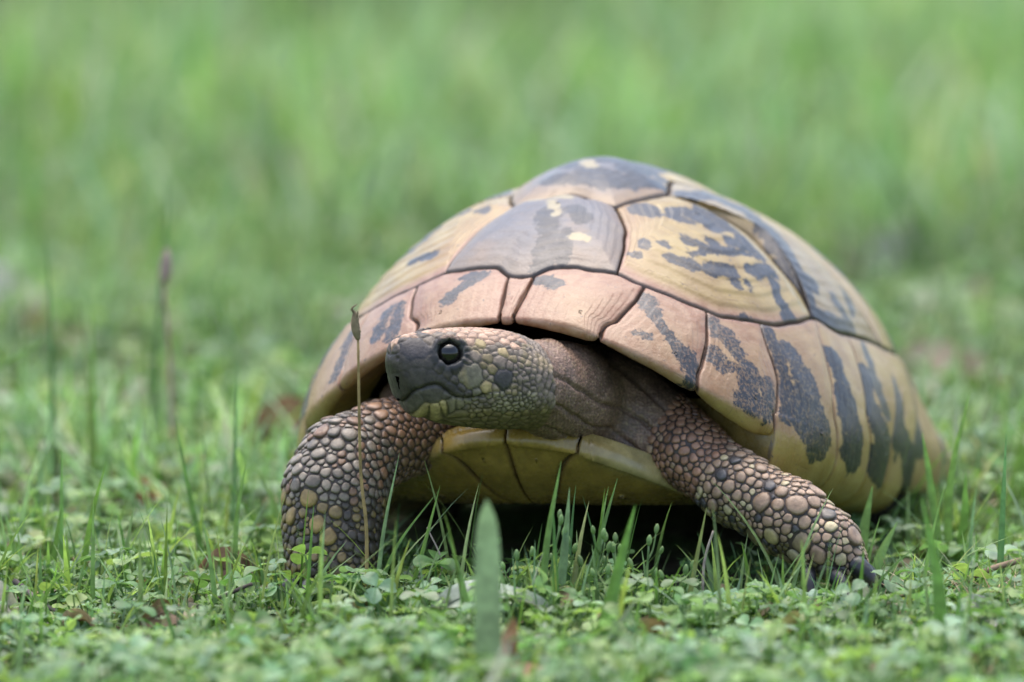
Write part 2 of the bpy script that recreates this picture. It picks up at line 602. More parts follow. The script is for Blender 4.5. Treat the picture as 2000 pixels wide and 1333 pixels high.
MS = [  # marginal seams: (angle, distance) from the costal row to the rim
    [(.045, .843), (.035, .92), (.022, 1.0)],
    [(.53, .766), (.477, .837), (.412, .92), (.347, 1.0)],
    [(.772, .752), (.745, .852), (.711, .934), (.69, 1.0)],
    [(1.0, .712), (.998, .76), (1.0, .818), (1.0, .873), (.97, .955), (.955, 1.0)],
    [(1.315, .626), (1.275, .709), (1.256, .788), (1.23, .867), (1.235, 1.0)],
    [(1.48, .643), (1.44, .746), (1.41, .83), (1.42, 1.0)],
    [(1.73, .657), (1.60, .74), (1.555, .846), (1.55, 1.0)],
    [(1.95, .675), (1.80, .75), (1.72, .83), (1.68, 1.0)],
    [(2.25, .71), (2.12, .8), (2.02, .9), (1.98, 1.0)],
    [(2.5, .745), (2.45, .87), (2.42, 1.0)],
    [(2.75, .78), (2.73, .89), (2.72, 1.0)],
    [(2.98, .80), (2.98, .9), (2.97, 1.0)],
    [(np.pi, .80), (np.pi, .9), (np.pi, 1.0)],
]
MTOP = np.concatenate([pol(SE['nv'][1:]), pol(SE['c1m'])[1:], pol(SE['c2m'])[1:], c3m[1::4], c4m[4::4], v5m[4::4]])


def mtop(f0, f1, n=18):
    """the inner edge of the marginal row between two angles"""
    line = catmull(MTOP, 300)
    an = np.arctan2(line[:, 1], line[:, 0]); ra = np.hypot(line[:, 0], line[:, 1])
    o = np.argsort(an)
    a = np.linspace(f0, f1, n)
    r = np.interp(a, an[o], ra[o])
    return np.stack([r * np.cos(a), r * np.sin(a)], -1)


def wig(P, amp=.0035):
    Q = np.concatenate([P, np.zeros((len(P), 1))], 1)
    return P + amp * 2 * np.stack([vnoise(Q, 22, 3) - .5, vnoise(Q, 22, 9) - .5], -1)


def scute(name, poly, centre, kind, strokes, nr=40, ns=150, bulge=.1, nrings=8, pink=None, worn=0.0, gap=.016, step=.012, grey_sheen=None, pale=(), rs=1.2, bp=2.3):
    poly = np.asarray(poly)
    d = np.linalg.norm(np.diff(np.concatenate([poly, poly[:1]]), axis=0), axis=1)
    s = np.concatenate([[0], np.cumsum(d)])
    u = np.linspace(0, s[-1], ns, endpoint=False)
    cp = np.concatenate([poly, poly[:1]])
    B = np.stack([np.interp(u, s, cp[:, k]) for k in (0, 1)], -1)
    B = wig(B)
    c = np.asarray(centre, float)
    rho = np.concatenate([np.linspace(0.02, .95, nr), [.965, .978, .988, .995, 1.0, 1.0]])
    # smooth the star shape towards the areola
    X = c + (B - c)[None] * rho[:, None, None]
    ev = lambda Q: shell_surf(Q, kind)
    L0 = ev(X)
    e = 1e-3
    dx = ev(X + np.array([e, 0])) - ev(X - np.array([e, 0]))
    dy = ev(X + np.array([0, e])) - ev(X - np.array([0, e]))
    n = np.cross(dx, dy)
    n /= np.linalg.norm(n, axis=-1)[..., None] + 1e-12
    sg = np.sign((n[:3] * (L0[:3] - np.array([0, 0, -2.0]))).sum())
    n *= sg if sg else 1
    edge3 = np.linalg.norm(L0[-1][None] - L0, axis=-1)
    h = bulge * (1 - rho ** bp)[:, None] * np.ones(ns)
    wob = .012 * np.sin(3 * np.linspace(0, 2 * np.pi, ns) + len(poly))
    for k in range(1, nrings):
        rk = (k / nrings) ** .9
        h = h - step * ss(rk - .02, rk + .012, rho[:, None] + wob[None]) + step * .8 * ss(rk - .1, rk + .1, rho[:, None])
    h = h - .10 * np.exp(-(edge3 / .055) ** 2) + .05
    h[-1] = -.2
    h = h + .018 * (fbm(L0, 1.6, 5) - .5) * 2
    # pull the very edge in so that a seam is left between neighbours
    inn = (L0[0].mean(0) - L0[-1]); inn /= np.linalg.norm(inn, axis=-1)[:, None] + 1e-9
    pull = gap * np.exp(-(edge3 / .05) ** 2)
    V = L0 + n * h[..., None] + inn[None] * pull[..., None]
    dk = np.full(L0.shape[:2], .6)
    pl = np.full(L0.shape[:2], .6)
    for (f0, w0, f1, w1, r), isp in [(q, 0) for q in strokes] + [(q, 1) for q in pale]:
        a, b = pol([(f0, w0), (f1, w1)])
        t = np.linspace(0, 1, 5)[:, None]
        pts = ev(a * (1 - t) + b * t)
        for k in range(4):
            p, q = pts[k], pts[k + 1]
            pq = q - p
            tt = np.clip(((L0 - p) @ pq) / (pq @ pq + 1e-9), 0, 1)
            dd = np.linalg.norm(L0 - p - tt[..., None] * pq, axis=-1) - r * rs - .055
            if isp: pl = np.minimum(pl, dd)
            else: dk = np.minimum(dk, dd)
    w = np.hypot(X[..., 0], X[..., 1])
    pk = np.zeros_like(dk) if pink is None else pink(X, L0, rho[:, None] * np.ones(ns))
    pk = pk * (1 - ss(1.0, 1.03, w) * ss(.5, .85, np.abs(np.arctan2(X[..., 1], X[..., 0]))))
    Vw = to_world(V.reshape(-1, 3))
    Vw = np.concatenate([Vw, Vw[:ns].mean(0)[None]])
    nn = len(rho)
    tri = np.stack([np.full(ns, nn * ns), np.arange(ns), (np.arange(ns) + 1) % ns], -1)
    cc = lambda a: np.concatenate([a.ravel(), [a[0].mean()]])
    return build(name, Vw, [grid_quads(nn, ns, True), tri], M_SCUTE, carapace, root,
                 attrs=dict(dk=cc(dk), pink=cc(pk), ring=cc(rho[:, None] * np.ones(ns)), worn=np.full(len(Vw), worn), pale=cc(pl),
                            grey_sheen=cc(np.zeros_like(dk) if grey_sheen is None else grey_sheen(X, L0, rho[:, None] * np.ones(ns)))))


S_ = STROKES
ms = lambda L: [(-a, b, -c, d, r) for a, b, c, d, r in L]
S_.setdefault('vertebral3', [(.3, .1, 2.8, .15, .9)])
S_.setdefault('vertebral4', [(3.0, .3, 3.1, .38, .8)])
S_.setdefault('vertebral5', [(3.0, .55, 3.1, .62, .8)])
S_.setdefault('costal3L', [(2.2, .33, 1.95, .55, .35), (2.1, .60, 1.95, .65, .25)])
S_.setdefault('costal4L', [(2.75, .50, 2.55, .6, .35)])
S_.setdefault('marginal10L', [(2.5, .82, 2.45, .95, .4)])
S_.setdefault('marginal11L', [(2.78, .84, 2.75, .96, .4)])
S_.setdefault('marginal12L', [(3.02, .86, 3.0, .96, .3)])


def half(key, side):
    if side > 0:
        return S_.get(key + 'L', [])
    return S_[key + 'R'] if key + 'R' in S_ else ms(S_.get(key + 'L', []))


# vertebral scutes along the back
def sym(P):
    return np.concatenate([P, mir(P[::-1])])


pv = lambda X, L, r: .45 + 0 * r
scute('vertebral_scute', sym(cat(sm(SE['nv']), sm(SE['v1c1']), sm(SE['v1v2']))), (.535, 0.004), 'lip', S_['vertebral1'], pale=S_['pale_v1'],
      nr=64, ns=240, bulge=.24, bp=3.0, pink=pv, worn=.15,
      grey_sheen=lambda X, L, r: .3 * ss(1.0, .5, r) + .7)
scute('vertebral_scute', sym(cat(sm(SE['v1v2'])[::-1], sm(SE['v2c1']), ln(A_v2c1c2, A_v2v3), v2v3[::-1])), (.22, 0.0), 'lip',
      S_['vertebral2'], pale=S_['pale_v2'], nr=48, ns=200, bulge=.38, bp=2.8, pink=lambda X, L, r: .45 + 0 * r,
      grey_sheen=lambda X, L, r: .7 * ss(1.0, .6, r) + .3)
scute('vertebral_scute', sym(cat(v2v3, ln(A_v2v3, A_v3c23), ln(A_v3c23, A_v3v4), v3v4[::-1])), (-.1, 0), 'lip', S_['vertebral3'], nr=24, ns=90, bulge=.18)
scute('vertebral_scute', sym(cat(v3v4, ln(A_v3v4, A_v4c34), ln(A_v4c34, A_v4v5), v4v5[::-1])), (-.36, 0), 'lip', S_['vertebral4'], nr=24, ns=90, bulge=.18)
scute('vertebral_scute', sym(cat(v4v5, c4v5, v5m)), (-.6, 0), 'lip', S_['vertebral5'], nr=24, ns=90, bulge=.15)

c1 = cat(sm(SE['v1c1'])[::-1], sm(SE['c1m'], 60), sm(SE['c1c2'])[::-1], sm(SE['v2c1'])[::-1])
c2 = cat(sm(SE['c1c2']), sm(SE['c2m']), c2c3[::-1], ln(A_v3c23, A_v2v3), ln(A_v2v3, A_v2c1c2))
c3 = cat(c2c3, c3m, c3c4[::-1], ln(A_v4c34, A_v3v4), ln(A_v3v4, A_v3c23))
c4 = cat(c3c4, c4m, c4v5[::-1], ln(A_v4v5, A_v4c34))
for side in (1, -1):
    F = (lambda P: P) if side > 0 else mir
    pc = lambda X, L, r: .10 + .75 * ss(.86, .98, r) * ss(.5, .62, np.hypot(X[..., 0], X[..., 1])) * ss(1.34, 1.15, np.abs(np.arctan2(X[..., 1], X[..., 0]))) + .35 * ss(.75, .4, np.abs(np.arctan2(X[..., 1], X[..., 0])))
    q = F(pol([(.97, .405)]))[0]
    scute('costal_scute', F(c1), q, 'lip', half('costal1', side), nr=72, ns=260, bulge=.20, bp=2.4, pale=S_['pale_c1'] if side > 0 else ms(S_['pale_c1']), pink=pc, worn=.3, step=.034)
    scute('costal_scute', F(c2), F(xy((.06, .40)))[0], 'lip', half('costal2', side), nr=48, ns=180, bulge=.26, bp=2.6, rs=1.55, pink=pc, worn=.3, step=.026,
          grey_sheen=lambda X, L, r: .35 + 0 * r)
    scute('costal_scute', F(c3), F(xy((-.22, .40)))[0], 'lip', half('costal3', side), nr=28, ns=110, bulge=.16, pink=pc)
    scute('costal_scute', F(c4), F(xy((-.48, .34)))[0], 'lip', half('costal4', side), nr=28, ns=110, bulge=.14, pink=pc)
    for k in range(12):
        a, b = MS[k], MS[k + 1]
        brid = 3 <= k <= 6
        wend = 1.4 if brid else 1.28
        # the seam below the rim goes straight on
        a2, b2 = a + [(a[-1][0], wend)], b + [(b[-1][0], wend)]
        low = pol([(f, wend) for f in np.linspace(a[-1][0], b[-1][0], 14)])
        P = cat(mtop(a[0][0], b[0][0]), sm(b2, 40), low[::-1], sm(a2, 40)[::-1])
        fa = .5 * (np.interp(.88, [x[1] for x in a], [x[0] for x in a]) + np.interp(.88, [x[1] for x in b], [x[0] for x in b]))
        c = pol([(fa * .75 + .25 * b[-1][0], .95)])[0]
        pk0 = [.95, .9, .7, .45, .3, .25, .3, .4, .4, .4, .4, .4][k]
        pm = lambda X, L, r, pk0=pk0: pk0 * (.75 + .25 * r) + .3 * ss(.9, .99, r)
        st_k = list(half('marginal%d' % (k + 1), side))
        if 3 <= k <= 9:                                    # dark band along the leading edge
            aw = [x[1] for x in a]; af_ = [x[0] for x in a]
            for w0 in (.72, .78, .84, .90):
                f0, f1 = np.interp([w0, w0 + .05], aw, af_) + .030
                st_k.append((side * f0, w0, side * f1, w0 + .05, .05 + .05 * random.random()))
        scute('marginal_scute', F(P), F(c[None])[0], 'bridge' if brid else 'lip', st_k,
              nr=52 if k < 8 and (side > 0 or k < 4) else 24, ns=190 if k < 8 and (side > 0 or k < 4) else 96, bulge=.10, rs=1.2 if k < 3 else 1.5, pink=pm, worn=[.3, .5, .65, .5, .3, .3, .3, .2, .2, .2, .2, .2][k],
              nrings=6, step=.010)
# nuchal
nl = cat(sm(SE['nv'][:2], 6), catmull(pol(MS[0] + [(.015, 1.28)]), 30), pol([(.015, 1.28), (0, 1.28)]))
scute('nuchal_scute', sym(nl), (.93, 0), 'lip', [], nr=40, ns=110, bulge=.05, pink=lambda X, L, r: .95 + 0 * r, nrings=3, worn=.2)

# ------------------------------------------------------------------ plastron
def plast_surf(P):
    """P = (distance back from the front lip, y); negative distances roll over the lip to its upper side"""
    a, y = P[..., 0], P[..., 1]
    xl = 10.0 - .09 * y ** 2 - .004 * y ** 4
    zl = 2.85 - .075 * y ** 2
    t = np.maximum(a, 0)
    sl = np.minimum(t, 30)
    zb = 1.2 + .03 * np.maximum(0, -(xl - sl) - 2) ** 1.3
    f = ss(0, 2.6, sl) * .8 + .2 * np.minimum(sl / 2.6, 1)
    x = xl - sl * (.55 + .45 * ss(.3, 2.8, sl))
    z = zl + (zb - zl) * f
    rl = .48
    n = np.minimum(-a, 0.0)
    up = np.maximum(-a, 0)
    th = np.minimum(up / .9, 1) * np.pi * .62
    x = x - rl * (1 - np.cos(th)) * 1.0 - np.maximum(up - .9, 0)
    z = z + rl * np.sin(th) * 1.2 + np.where(up > 0, .1 * np.minimum(up, .5), 0)
    return np.stack([x, y, z], -1)


plastron_cols = np.array([.28, .18, .04])


def plast_piece(name, poly, centre, parent, nr=26, ns=120, tint=(1, 1, 1)):
    poly = np.asarray(poly, float)
    cp = np.concatenate([poly, poly[:1]])
    s = np.concatenate([[0], np.cumsum(np.linalg.norm(np.diff(cp, axis=0), axis=1))])
    u = np.linspace(0, s[-1], ns, endpoint=False)
    B = np.stack([np.interp(u, s, cp[:, k]) for k in (0, 1)], -1)
    c = np.asarray(centre, float)
    rho = np.concatenate([np.linspace(.02, .94, nr), [.96, .975, .988, 1.0, 1.0]])
    X = c + (B - c)[None] * rho[:, None, None]
    L0 = plast_surf(X)
    e = 1e-3
    n = np.cross(plast_surf(X + [e, 0]) - plast_surf(X - [e, 0]), plast_surf(X + [0, e]) - plast_surf(X - [0, e]))
    n /= np.linalg.norm(n, axis=-1)[..., None] + 1e-12
    n *= np.where(X[..., 0] >= -.02, -np.sign(n[..., 2] + 1e-9), np.sign(n[..., 2] + 1e-9))[..., None] if False else 1
    # ventral side looks forward and down
    ref = np.where((X[..., 0] > -.5)[..., None], np.array([.6, 0, -.8]), np.array([.3, 0, .95]))
    n *= np.sign((n * ref).sum(-1))[..., None]
    ed = np.linalg.norm(L0[-1][None] - L0, axis=-1)
    h = .05 * (1 - rho ** 3)[:, None] - .06 * np.exp(-(ed / .06) ** 2)
    h = h + .03 * (fbm(L0, 1.2, 8) - .5)
    h[-1] = -.2
    V = L0 + n * h[..., None]
    Vw = to_world(V.reshape(-1, 3))
    Vw = np.concatenate([Vw, Vw[:ns].mean(0)[None]])
    nz = fbm(L0, .9, 21)[..., None]
    C = plastron_cols * tint * (.75 + .6 * nz)
    br = np.array([.10, .05, .02])
    e_ = np.exp(-(ed / .07) ** 2)[..., None] * .8
    C = C * (1 - e_) + br * e_
    top = ss(-.9, -1.5, X[..., 0])[..., None] * .5
    C = C * (1 - top) + np.array([.16, .10, .05]) * top
    pale = (ss(1.6, 3.2, np.abs(X[..., 1])) * ss(1.0, -.2, X[..., 0]))[..., None] * .6
    C = C * (1 - pale) + np.array([.40, .34, .17]) * pale
    C = np.concatenate([C.reshape(-1, 3), C[:1, 0]])
    nn = len(rho)
    tri = np.stack([np.full(ns, nn * ns), np.arange(ns), (np.arange(ns) + 1) % ns], -1)
    return build(name, Vw, [grid_quads(nn, ns, True), tri], M_PLAST, parent, root, C)


# base plate of the plastron, thin, under the scutes
yy = np.linspace(-5.4, 5.4, 41)
aa = np.linspace(.4, 17, 80)
ga, gy = np.meshgrid(aa, yy, indexing='ij')
L = plast_surf(np.stack([ga, gy], -1))
L[..., 2] += .12
plastron = build('plastron', to_world(L.reshape(-1, 3)), [grid_quads(80, 41)], M_PLAST, root, root,
                 np.tile([.09, .06, .03], (80 * 41, 1)))
for sgn in (1, -1):
    f = lambda l: [(a, sgn * y) for a, y in l]
    plast_piece('gular_scute', f([(-1.6, .01), (-1.6, 1.0), (-1.6, 2.05), (0, 1.95), (1.0, 1.35), (2.2, .75), (3.4, .01), (1.7, .01)]), (.8, .75 * sgn), plastron)
    plast_piece('humeral_scute', f([(-1.6, 2.08), (-1.6, 3.6), (-1.4, 5.3), (1, 5.35), (4.2, 5.35), (4.4, 2.5), (4.5, .01), (3.44, .01), (2.25, .78), (1.04, 1.39), (0, 1.98)]), (1.9, 2.6 * sgn), plastron)
    plast_piece('pectoral_scute', f([(4.55, .01), (4.45, 2.5), (4.25, 5.35), (8, 5.35), (8, .01)]), (6.2, 2.6 * sgn), plastron, 14, 70)
    plast_piece('abdominal_scute', f([(8.05, .01), (8.05, 5.35), (13, 5.35), (13, .01)]), (10.5, 2.6 * sgn), plastron, 14, 70)
    plast_piece('femoral_scute', f([(13.05, .01), (13.05, 5.35), (16.8, 4.0), (16.8, .01)]), (15, 2.0 * sgn), plastron, 14, 70)
    # wall of the shell opening behind the front leg, from the bridge inwards
    u = np.linspace(.94, 1.4, 30)
    fa = .957 * sgn
    E = shell_surf(np.stack([u * math.cos(fa), u * math.sin(fa)], -1), 'bridge')
    v = np.linspace(0, 1, 16)
    G = E[:, None, :] + np.stack([-1.6 * v ** 1.5 + .0 * v, -sgn * 3.2 * v, .2 * v], -1)[None]
    G[..., 0] -= .03
    gn = fbm(G, 1.1, 31)[..., None]
    C = np.array([.24, .16, .045]) * (.6 + .8 * gn)
    build('axillary_wall', to_world(G.reshape(-1, 3)), [grid_quads(30, 16)], M_PLAST, plastron, root, C.reshape(-1, 3))
# ------------------------------------------------------------------ the tortoise: head, neck and legs as one skin
HO = np.array([0.698, -3.3, 6.016])
HA = math.radians(25)
HD = np.array([-math.cos(HA), -math.sin(HA), 0.0])       # along the snout
HE = np.array([math.sin(HA), -math.cos(HA), 0.0])        # its left side
_h = [-.3, .15, .77, 1.54, 2.31, 3.07, 3.53, 3.83, 4.14, 4.32, 4.41, 4.46]
_top = [.75, 1.10, 1.385, 1.53, 1.59, 1.59, 1.55, 1.52, 1.45, 1.30, 1.04, .85]
_bot = [-1.05, -1.22, -1.24, -1.19, -1.08, -.94, -.78, -.70, -.38, .16, .55, .75]
_wid = [1.2, 1.42, 1.52, 1.52, 1.36, 1.10, .95, .85, .68, .5, .3, .1]
_tab = catmull(np.stack([_h, _top, _bot, _wid], -1), 160)
_tab = _tab[np.argsort(_tab[:, 0])]


def head_co(P):
    d = P - HO
    return d @ HD, d @ HE, d[..., 2]


def head_sdf(P):
    h, s, u = head_co(P)
    hc = np.clip(h, -.3, 4.45)
    top = np.interp(hc, _tab[:, 0], _tab[:, 1])
    bot = np.interp(hc, _tab[:, 0], _tab[:, 2])
    wid = np.interp(hc, _tab[:, 0], _tab[:, 3])
    mid = top * .45 + bot * .55
    v = np.where(u > mid, (u - mid) / np.maximum(top - mid, .05), (mid - u) / np.maximum(mid - bot, .05))
    # narrower at the throat and a little at the crown
    wv = wid * (1 - .22 * ss(.1, 1.0, (mid - u) / np.maximum(mid - bot, .05)) - .1 * ss(.4, 1, (u - mid) / np.maximum(top - mid, .05)))
    k = np.abs(s) / np.maximum(wv, .05)
    e = 2.35
    g = (k ** e + np.abs(v) ** e + 1e-12) ** (1 / e)
    d = (g - 1) * np.minimum(wid, (top - bot) / 2) * .95
    ex = np.abs(h - hc)
    return np.where(ex > 0, np.hypot(np.maximum(d, 0), ex) + np.minimum(d, 0) * 0, d)


HSEED = [(-2.69, -5.46, 7.24, 0.359, 'B'),
         (-2.94, -5.24, 7.44, 0.124, 'G'),
         (-3.1, -5.39, 7.2, 0.11, 'G'),
         (-2.24, -5.21, 7.43, 0.11, 'g'),
         (-2.43, -4.99, 7.55, 0.138, 'G'),
         (-1.97, -4.96, 7.54, 0.124, 'g'),
         (-1.66, -4.87, 7.55, 0.11, 'g'),
         (-1.39, -4.85, 7.52, 0.11, 'p'),
         (-1.08, -4.76, 7.5, 0.11, 'p'),
         (-0.78, -4.71, 7.46, 0.11, 'p'),
         (-0.49, -4.68, 7.39, 0.11, 'p'),
         (-0.19, -4.66, 7.31, 0.11, 'p'),
         (0.08, -4.67, 7.18, 0.11, 'p'),
         (0.31, -4.77, 7.0, 0.11, 'g'),
         (-2.05, -5.23, 7.37, 0.083, 'G'),
         (-1.86, -5.11, 7.44, 0.083, 'G'),
         (-1.61, -5.06, 7.43, 0.083, 'G'),
         (-1.33, -5.12, 7.33, 0.11, 'g'),
         (-1.11, -5.04, 7.35, 0.097, 'p'),
         (-0.86, -5.03, 7.29, 0.138, 'y'),
         (-0.53, -5.03, 7.18, 0.124, 'g'),
         (-0.21, -5.02, 7.06, 0.124, 'y'),
         (0.04, -5.05, 6.9, 0.097, 'o'),
         (-1.0, -5.32, 7.02, 0.166, 'g'),
         (-0.97, -5.16, 7.21, 0.069, 'g'),
         (-0.65, -5.3, 6.94, 0.138, 'o'),
         (-0.32, -5.25, 6.84, 0.166, 'g'),
         (-0.06, -5.21, 6.73, 0.097, 'g'),
         (-1.11, -5.53, 6.47, 0.317, 'c'),
         (-1.48, -5.55, 6.66, 0.11, 'G'),
         (-0.68, -5.49, 6.16, 0.138, 'y'),
         (-0.96, -5.53, 6.03, 0.11, 'c'),
         (-0.53, -5.4, 6.64, 0.124, 'o'),
         (-0.76, -5.41, 6.78, 0.083, 'o'),
         (-0.21, -5.37, 6.36, 0.235, 'T'),
         (-1.97, -5.61, 6.67, 0.11, 'G'),
         (-1.76, -5.6, 6.54, 0.11, 'G'),
         (-1.55, -5.58, 6.37, 0.11, 'G'),
         (-1.34, -5.57, 6.18, 0.11, 'G'),
         (-1.15, -5.55, 6.02, 0.083, 'G'),
         (-3.02, -5.57, 6.81, 0.276, 'K'),
         (-2.91, -5.6, 6.35, 0.276, 'K'),
         (-2.56, -5.69, 6.5, 0.248, 'K'),
         (-2.21, -5.67, 6.46, 0.179, 'K'),
         (-1.91, -5.63, 6.4, 0.124, 'K'),
         (-2.56, -5.65, 6.82, 0.138, 'K'),
         (-2.24, -5.63, 6.79, 0.124, 'K'),
         (-1.66, -5.6, 6.18, 0.11, 'K'),
         (-1.44, -5.56, 5.99, 0.097, 'K'),
         (-2.15, -5.61, 5.97, 0.276, 'L'),
         (-2.49, -5.55, 5.81, 0.138, 'L'),
         (-1.8, -5.57, 5.93, 0.11, 'L'),
         (-2.31, -5.45, 5.66, 0.097, 'y'),
         (-2.08, -5.43, 5.64, 0.11, 'y'),
         (-1.86, -5.46, 5.68, 0.097, 'y'),
         (-1.65, -5.47, 5.73, 0.124, 'w'),
         (-1.4, -5.45, 5.71, 0.097, 'w'),
         (-1.19, -5.46, 5.76, 0.097, 'w'),
         (-1.0, -5.48, 5.83, 0.069, 'w'),
         (-0.82, -5.49, 5.91, 0.055, 'w'),
         (-0.62, -5.46, 5.91, 0.055, 'w'),
         (-0.44, -5.43, 5.95, 0.055, 'w')]
EYE_P = np.array([-1.675, -5.395, 7.103])
MOUTH = catmull([(-3.05, -5.2, 5.72), (-2.91, -5.38, 5.8), (-2.67, -5.62, 6.06), (-2.42, -5.68, 6.17), (-2.12, -5.65, 6.26), (-1.91, -5.63, 6.21),
                 (-1.66, -5.58, 5.98), (-1.38, -5.52, 5.86), (-1.04, -5.5, 5.87), (-.76, -5.49, 5.96)], 60)
NOSTRIL = np.array([-3.10, -5.49, 6.96])


def mirror_head(P):
    d = (P - HO) @ HE
    return P - 2 * d[..., None] * HE


ARM_L = [(3.7, .4, 4.25, 1.2), (4.25, -.6, 4.13, 1.08), (4.86, -1.6, 3.82, .98), (6.17, -2.5, 2.92, .96), (7.6, -3.05, 2.2, 1.02), (8.6, -3.45, 1.55, .86), (9.1, -3.6, 1.05, .62)]
ARM_R = [(-2.0, .3, 4.2, 1.2), (-2.6, -.5, 4.2, 1.1), (-3.59, -1.3, 4.0, 1.1), (-4.55, -2.0, 3.55, 1.25), (-4.85, -2.4, 2.84, 1.36), (-4.92, -2.6, 1.87, 1.30), (-4.95, -2.9, .95, 1.25)]
NECK = [(2.85, 1.5, 4.5, 1.7), (1.35, -1.9, 5.42, 1.36), (.75, -3.1, 5.85, 1.27)]
CHEST = [(-2.4, .9, 4.4, 1.4), (2.0, .5, 4.6, 1.5), (3.3, -.1, 4.4, 1.35), (3.9, -.7, 4.2, 1.12)]
FOLDS = [((.95, -2.75, 5.72), (-.85, -.5, .05), 1.22, .14)]
TONGUE = [(1.2, -1.0, 4.75, .7), (2.4, -1.1, 4.3, .6), (3.6, -1.2, 3.9, .55)]        # loose skin over the plastron edge
HIND = [[(9.3, 10.6, 2.6, 1.4), (10.1, 10.2, 1.7, 1.2), (10.5, 9.8, .9, 1.1), (10.7, 9.4, .3, .9)],
        [(-1.2, 13.6, 2.6, 1.5), (-2.0, 13.9, 1.7, 1.25), (-2.3, 13.6, .9, 1.2), (-2.5, 13.3, .35, 1.0)]]


def cone(P, a, b):
    A, B = np.array(a[:3]), np.array(b[:3])
    d = B - A
    t = np.clip(((P - A) @ d) / (d @ d), 0, 1)
    return np.linalg.norm(P - A - t[..., None] * d, axis=-1) - (a[3] + (b[3] - a[3]) * t)


def chain(P, L, k=.35):
    o = None
    for a, b in zip(L[:-1], L[1:]):
        c = cone(P, a, b)
        o = c if o is None else smin(o, c, k)
    return o


def smin(a, b, k):
    h = np.clip(.5 + .5 * (b - a) / k, 0, 1)
    return b + (a - b) * h - k * h * (1 - h)


def torus(P, c, ax, R, r):
    ax = np.array(ax) / np.linalg.norm(ax)
    d = P - np.array(c)
    z = d @ ax
    q = np.linalg.norm(d - z[..., None] * ax, axis=-1)
    return np.hypot(q - R, z) - r


def eye_frame(side):
    p = EYE_P if side > 0 else mirror_head(EYE_P)
    n = HE * side * .93 + HD * .22 + np.array([0, 0, .28])
    return p, n / np.linalg.norm(n)


def body_sdf(P):
    d = head_sdf(P)
    for side in (1, -1):
        p, n = eye_frame(side)
        # brow ridge and lids, then the hollow for the eyeball
        d = smin(d, torus(P, p - n * .05, n, .425, .085), .12)
        d = -smin(-d, np.linalg.norm(P - (p + n * .07), axis=-1) - .345, .05)
        q = NOSTRIL if side > 0 else mirror_head(NOSTRIL)
        d = -smin(-d, np.linalg.norm(P - q, axis=-1) - .055, .04)
    nk = chain(P, NECK, .5)
    nk = smin(nk, chain(P, CHEST, .6), .6)
    nk = smin(nk, chain(P, TONGUE, .3), .4)
    for c, ax, R, r in FOLDS:
        nk = smin(nk, torus(P, c, ax, R, r), .18)
    d = smin(d, nk, .10)
    d = smin(d, chain(P, ARM_L), .35)
    d = smin(d, chain(P, ARM_R), .35)
    return d


def surface_nets(f, lo, hi, vox, B=8):
    lo, hi = np.array(lo, float), np.array(hi, float)
    nb = np.ceil((hi - lo) / (vox * B)).astype(int)
    bi = np.stack(np.meshgrid(*[np.arange(k) for k in nb], indexing='ij'), -1).reshape(-1, 3)
    cen = lo + (bi + .5) * vox * B
    act = bi[np.abs(f(cen)) < vox * B * .87 * 1.5]
    loc = np.stack(np.meshgrid(*[np.arange(B + 1)] * 3, indexing='ij'), -1).reshape(-1, 3)
    vid, vpos, flags = [], [], []
    dims = nb * B + 2
    for s in range(0, len(act), 1500):
        a = act[s:s + 1500]
        G = a[:, None, :] * B + loc[None]
        D = f((lo + G * vox).reshape(-1, 3)).reshape(len(a), B + 1, B + 1, B + 1)
        ins = D < 0
        corners = [(i, j, k) for i in (0, 1) for j in (0, 1) for k in (0, 1)]
        sl = lambda A, c: A[:, c[0]:c[0] + B, c[1]:c[1] + B, c[2]:c[2] + B]
        cnt = sum(sl(ins, c).astype(np.int8) for c in corners)
        m = (cnt > 0) & (cnt < 8)
        w = np.argwhere(m)
        if not len(w): continue
        cd = np.stack([sl(D, c)[m] for c in corners], -1)
        acc = np.zeros((len(w), 3)); num = np.zeros(len(w))
        for x in range(8):
            for y in range(x + 1, 8):
                cx, cy = np.array(corners[x]), np.array(corners[y])
                if np.abs(cx - cy).sum() != 1: continue
                dx, dy = cd[:, x], cd[:, y]
                e = (dx < 0) != (dy < 0)
                t = dx / np.where(e, dx - dy, 1)
                acc += np.where(e[:, None], cx + (cy - cx) * t[:, None], 0)
                num += e
        cell = a[w[:, 0]] * B + w[:, 1:]
        vpos.append(lo + (cell + acc / num[:, None]) * vox)
        vid.append((cell[:, 0] * dims[1] + cell[:, 1]) * dims[2] + cell[:, 2])
        flags.append(np.stack([cd[:, 0] < 0, cd[:, 4] < 0, cd[:, 2] < 0, cd[:, 1] < 0], -1))
    vid = np.concatenate(vid); vpos = np.concatenate(vpos); fl = np.concatenate(flags)
    o = np.argsort(vid); vid, vpos, fl = vid[o], vpos[o], fl[o]
    st = [dims[1] * dims[2], dims[2], 1]
    quads = []
    for ax, (u, v) in enumerate(((1, 2), (2, 0), (0, 1))):
        e = fl[:, 0] != fl[:, ax + 1]
        base = vid[e]
        ids = np.stack([base, base - st[u], base - st[u] - st[v], base - st[v]], -1)
        k = np.searchsorted(vid, ids)
        k = np.minimum(k, len(vid) - 1)
        ok = (vid[k] == ids).all(1)
        q = k[ok]
        fw = fl[e][ok][:, 0]
        q[~fw] = q[~fw][:, ::-1]
        quads.append(q)
    return vpos, np.concatenate(quads)


def vnormals(V, Q):
    n = np.cross(V[Q[:, 2]] - V[Q[:, 0]], V[Q[:, 3]] - V[Q[:, 1]])
    o = np.zeros_like(V)
    for k in range(4):
        np.add.at(o, Q[:, k], n)
    return o / (np.linalg.norm(o, axis=1)[:, None] + 1e-12)


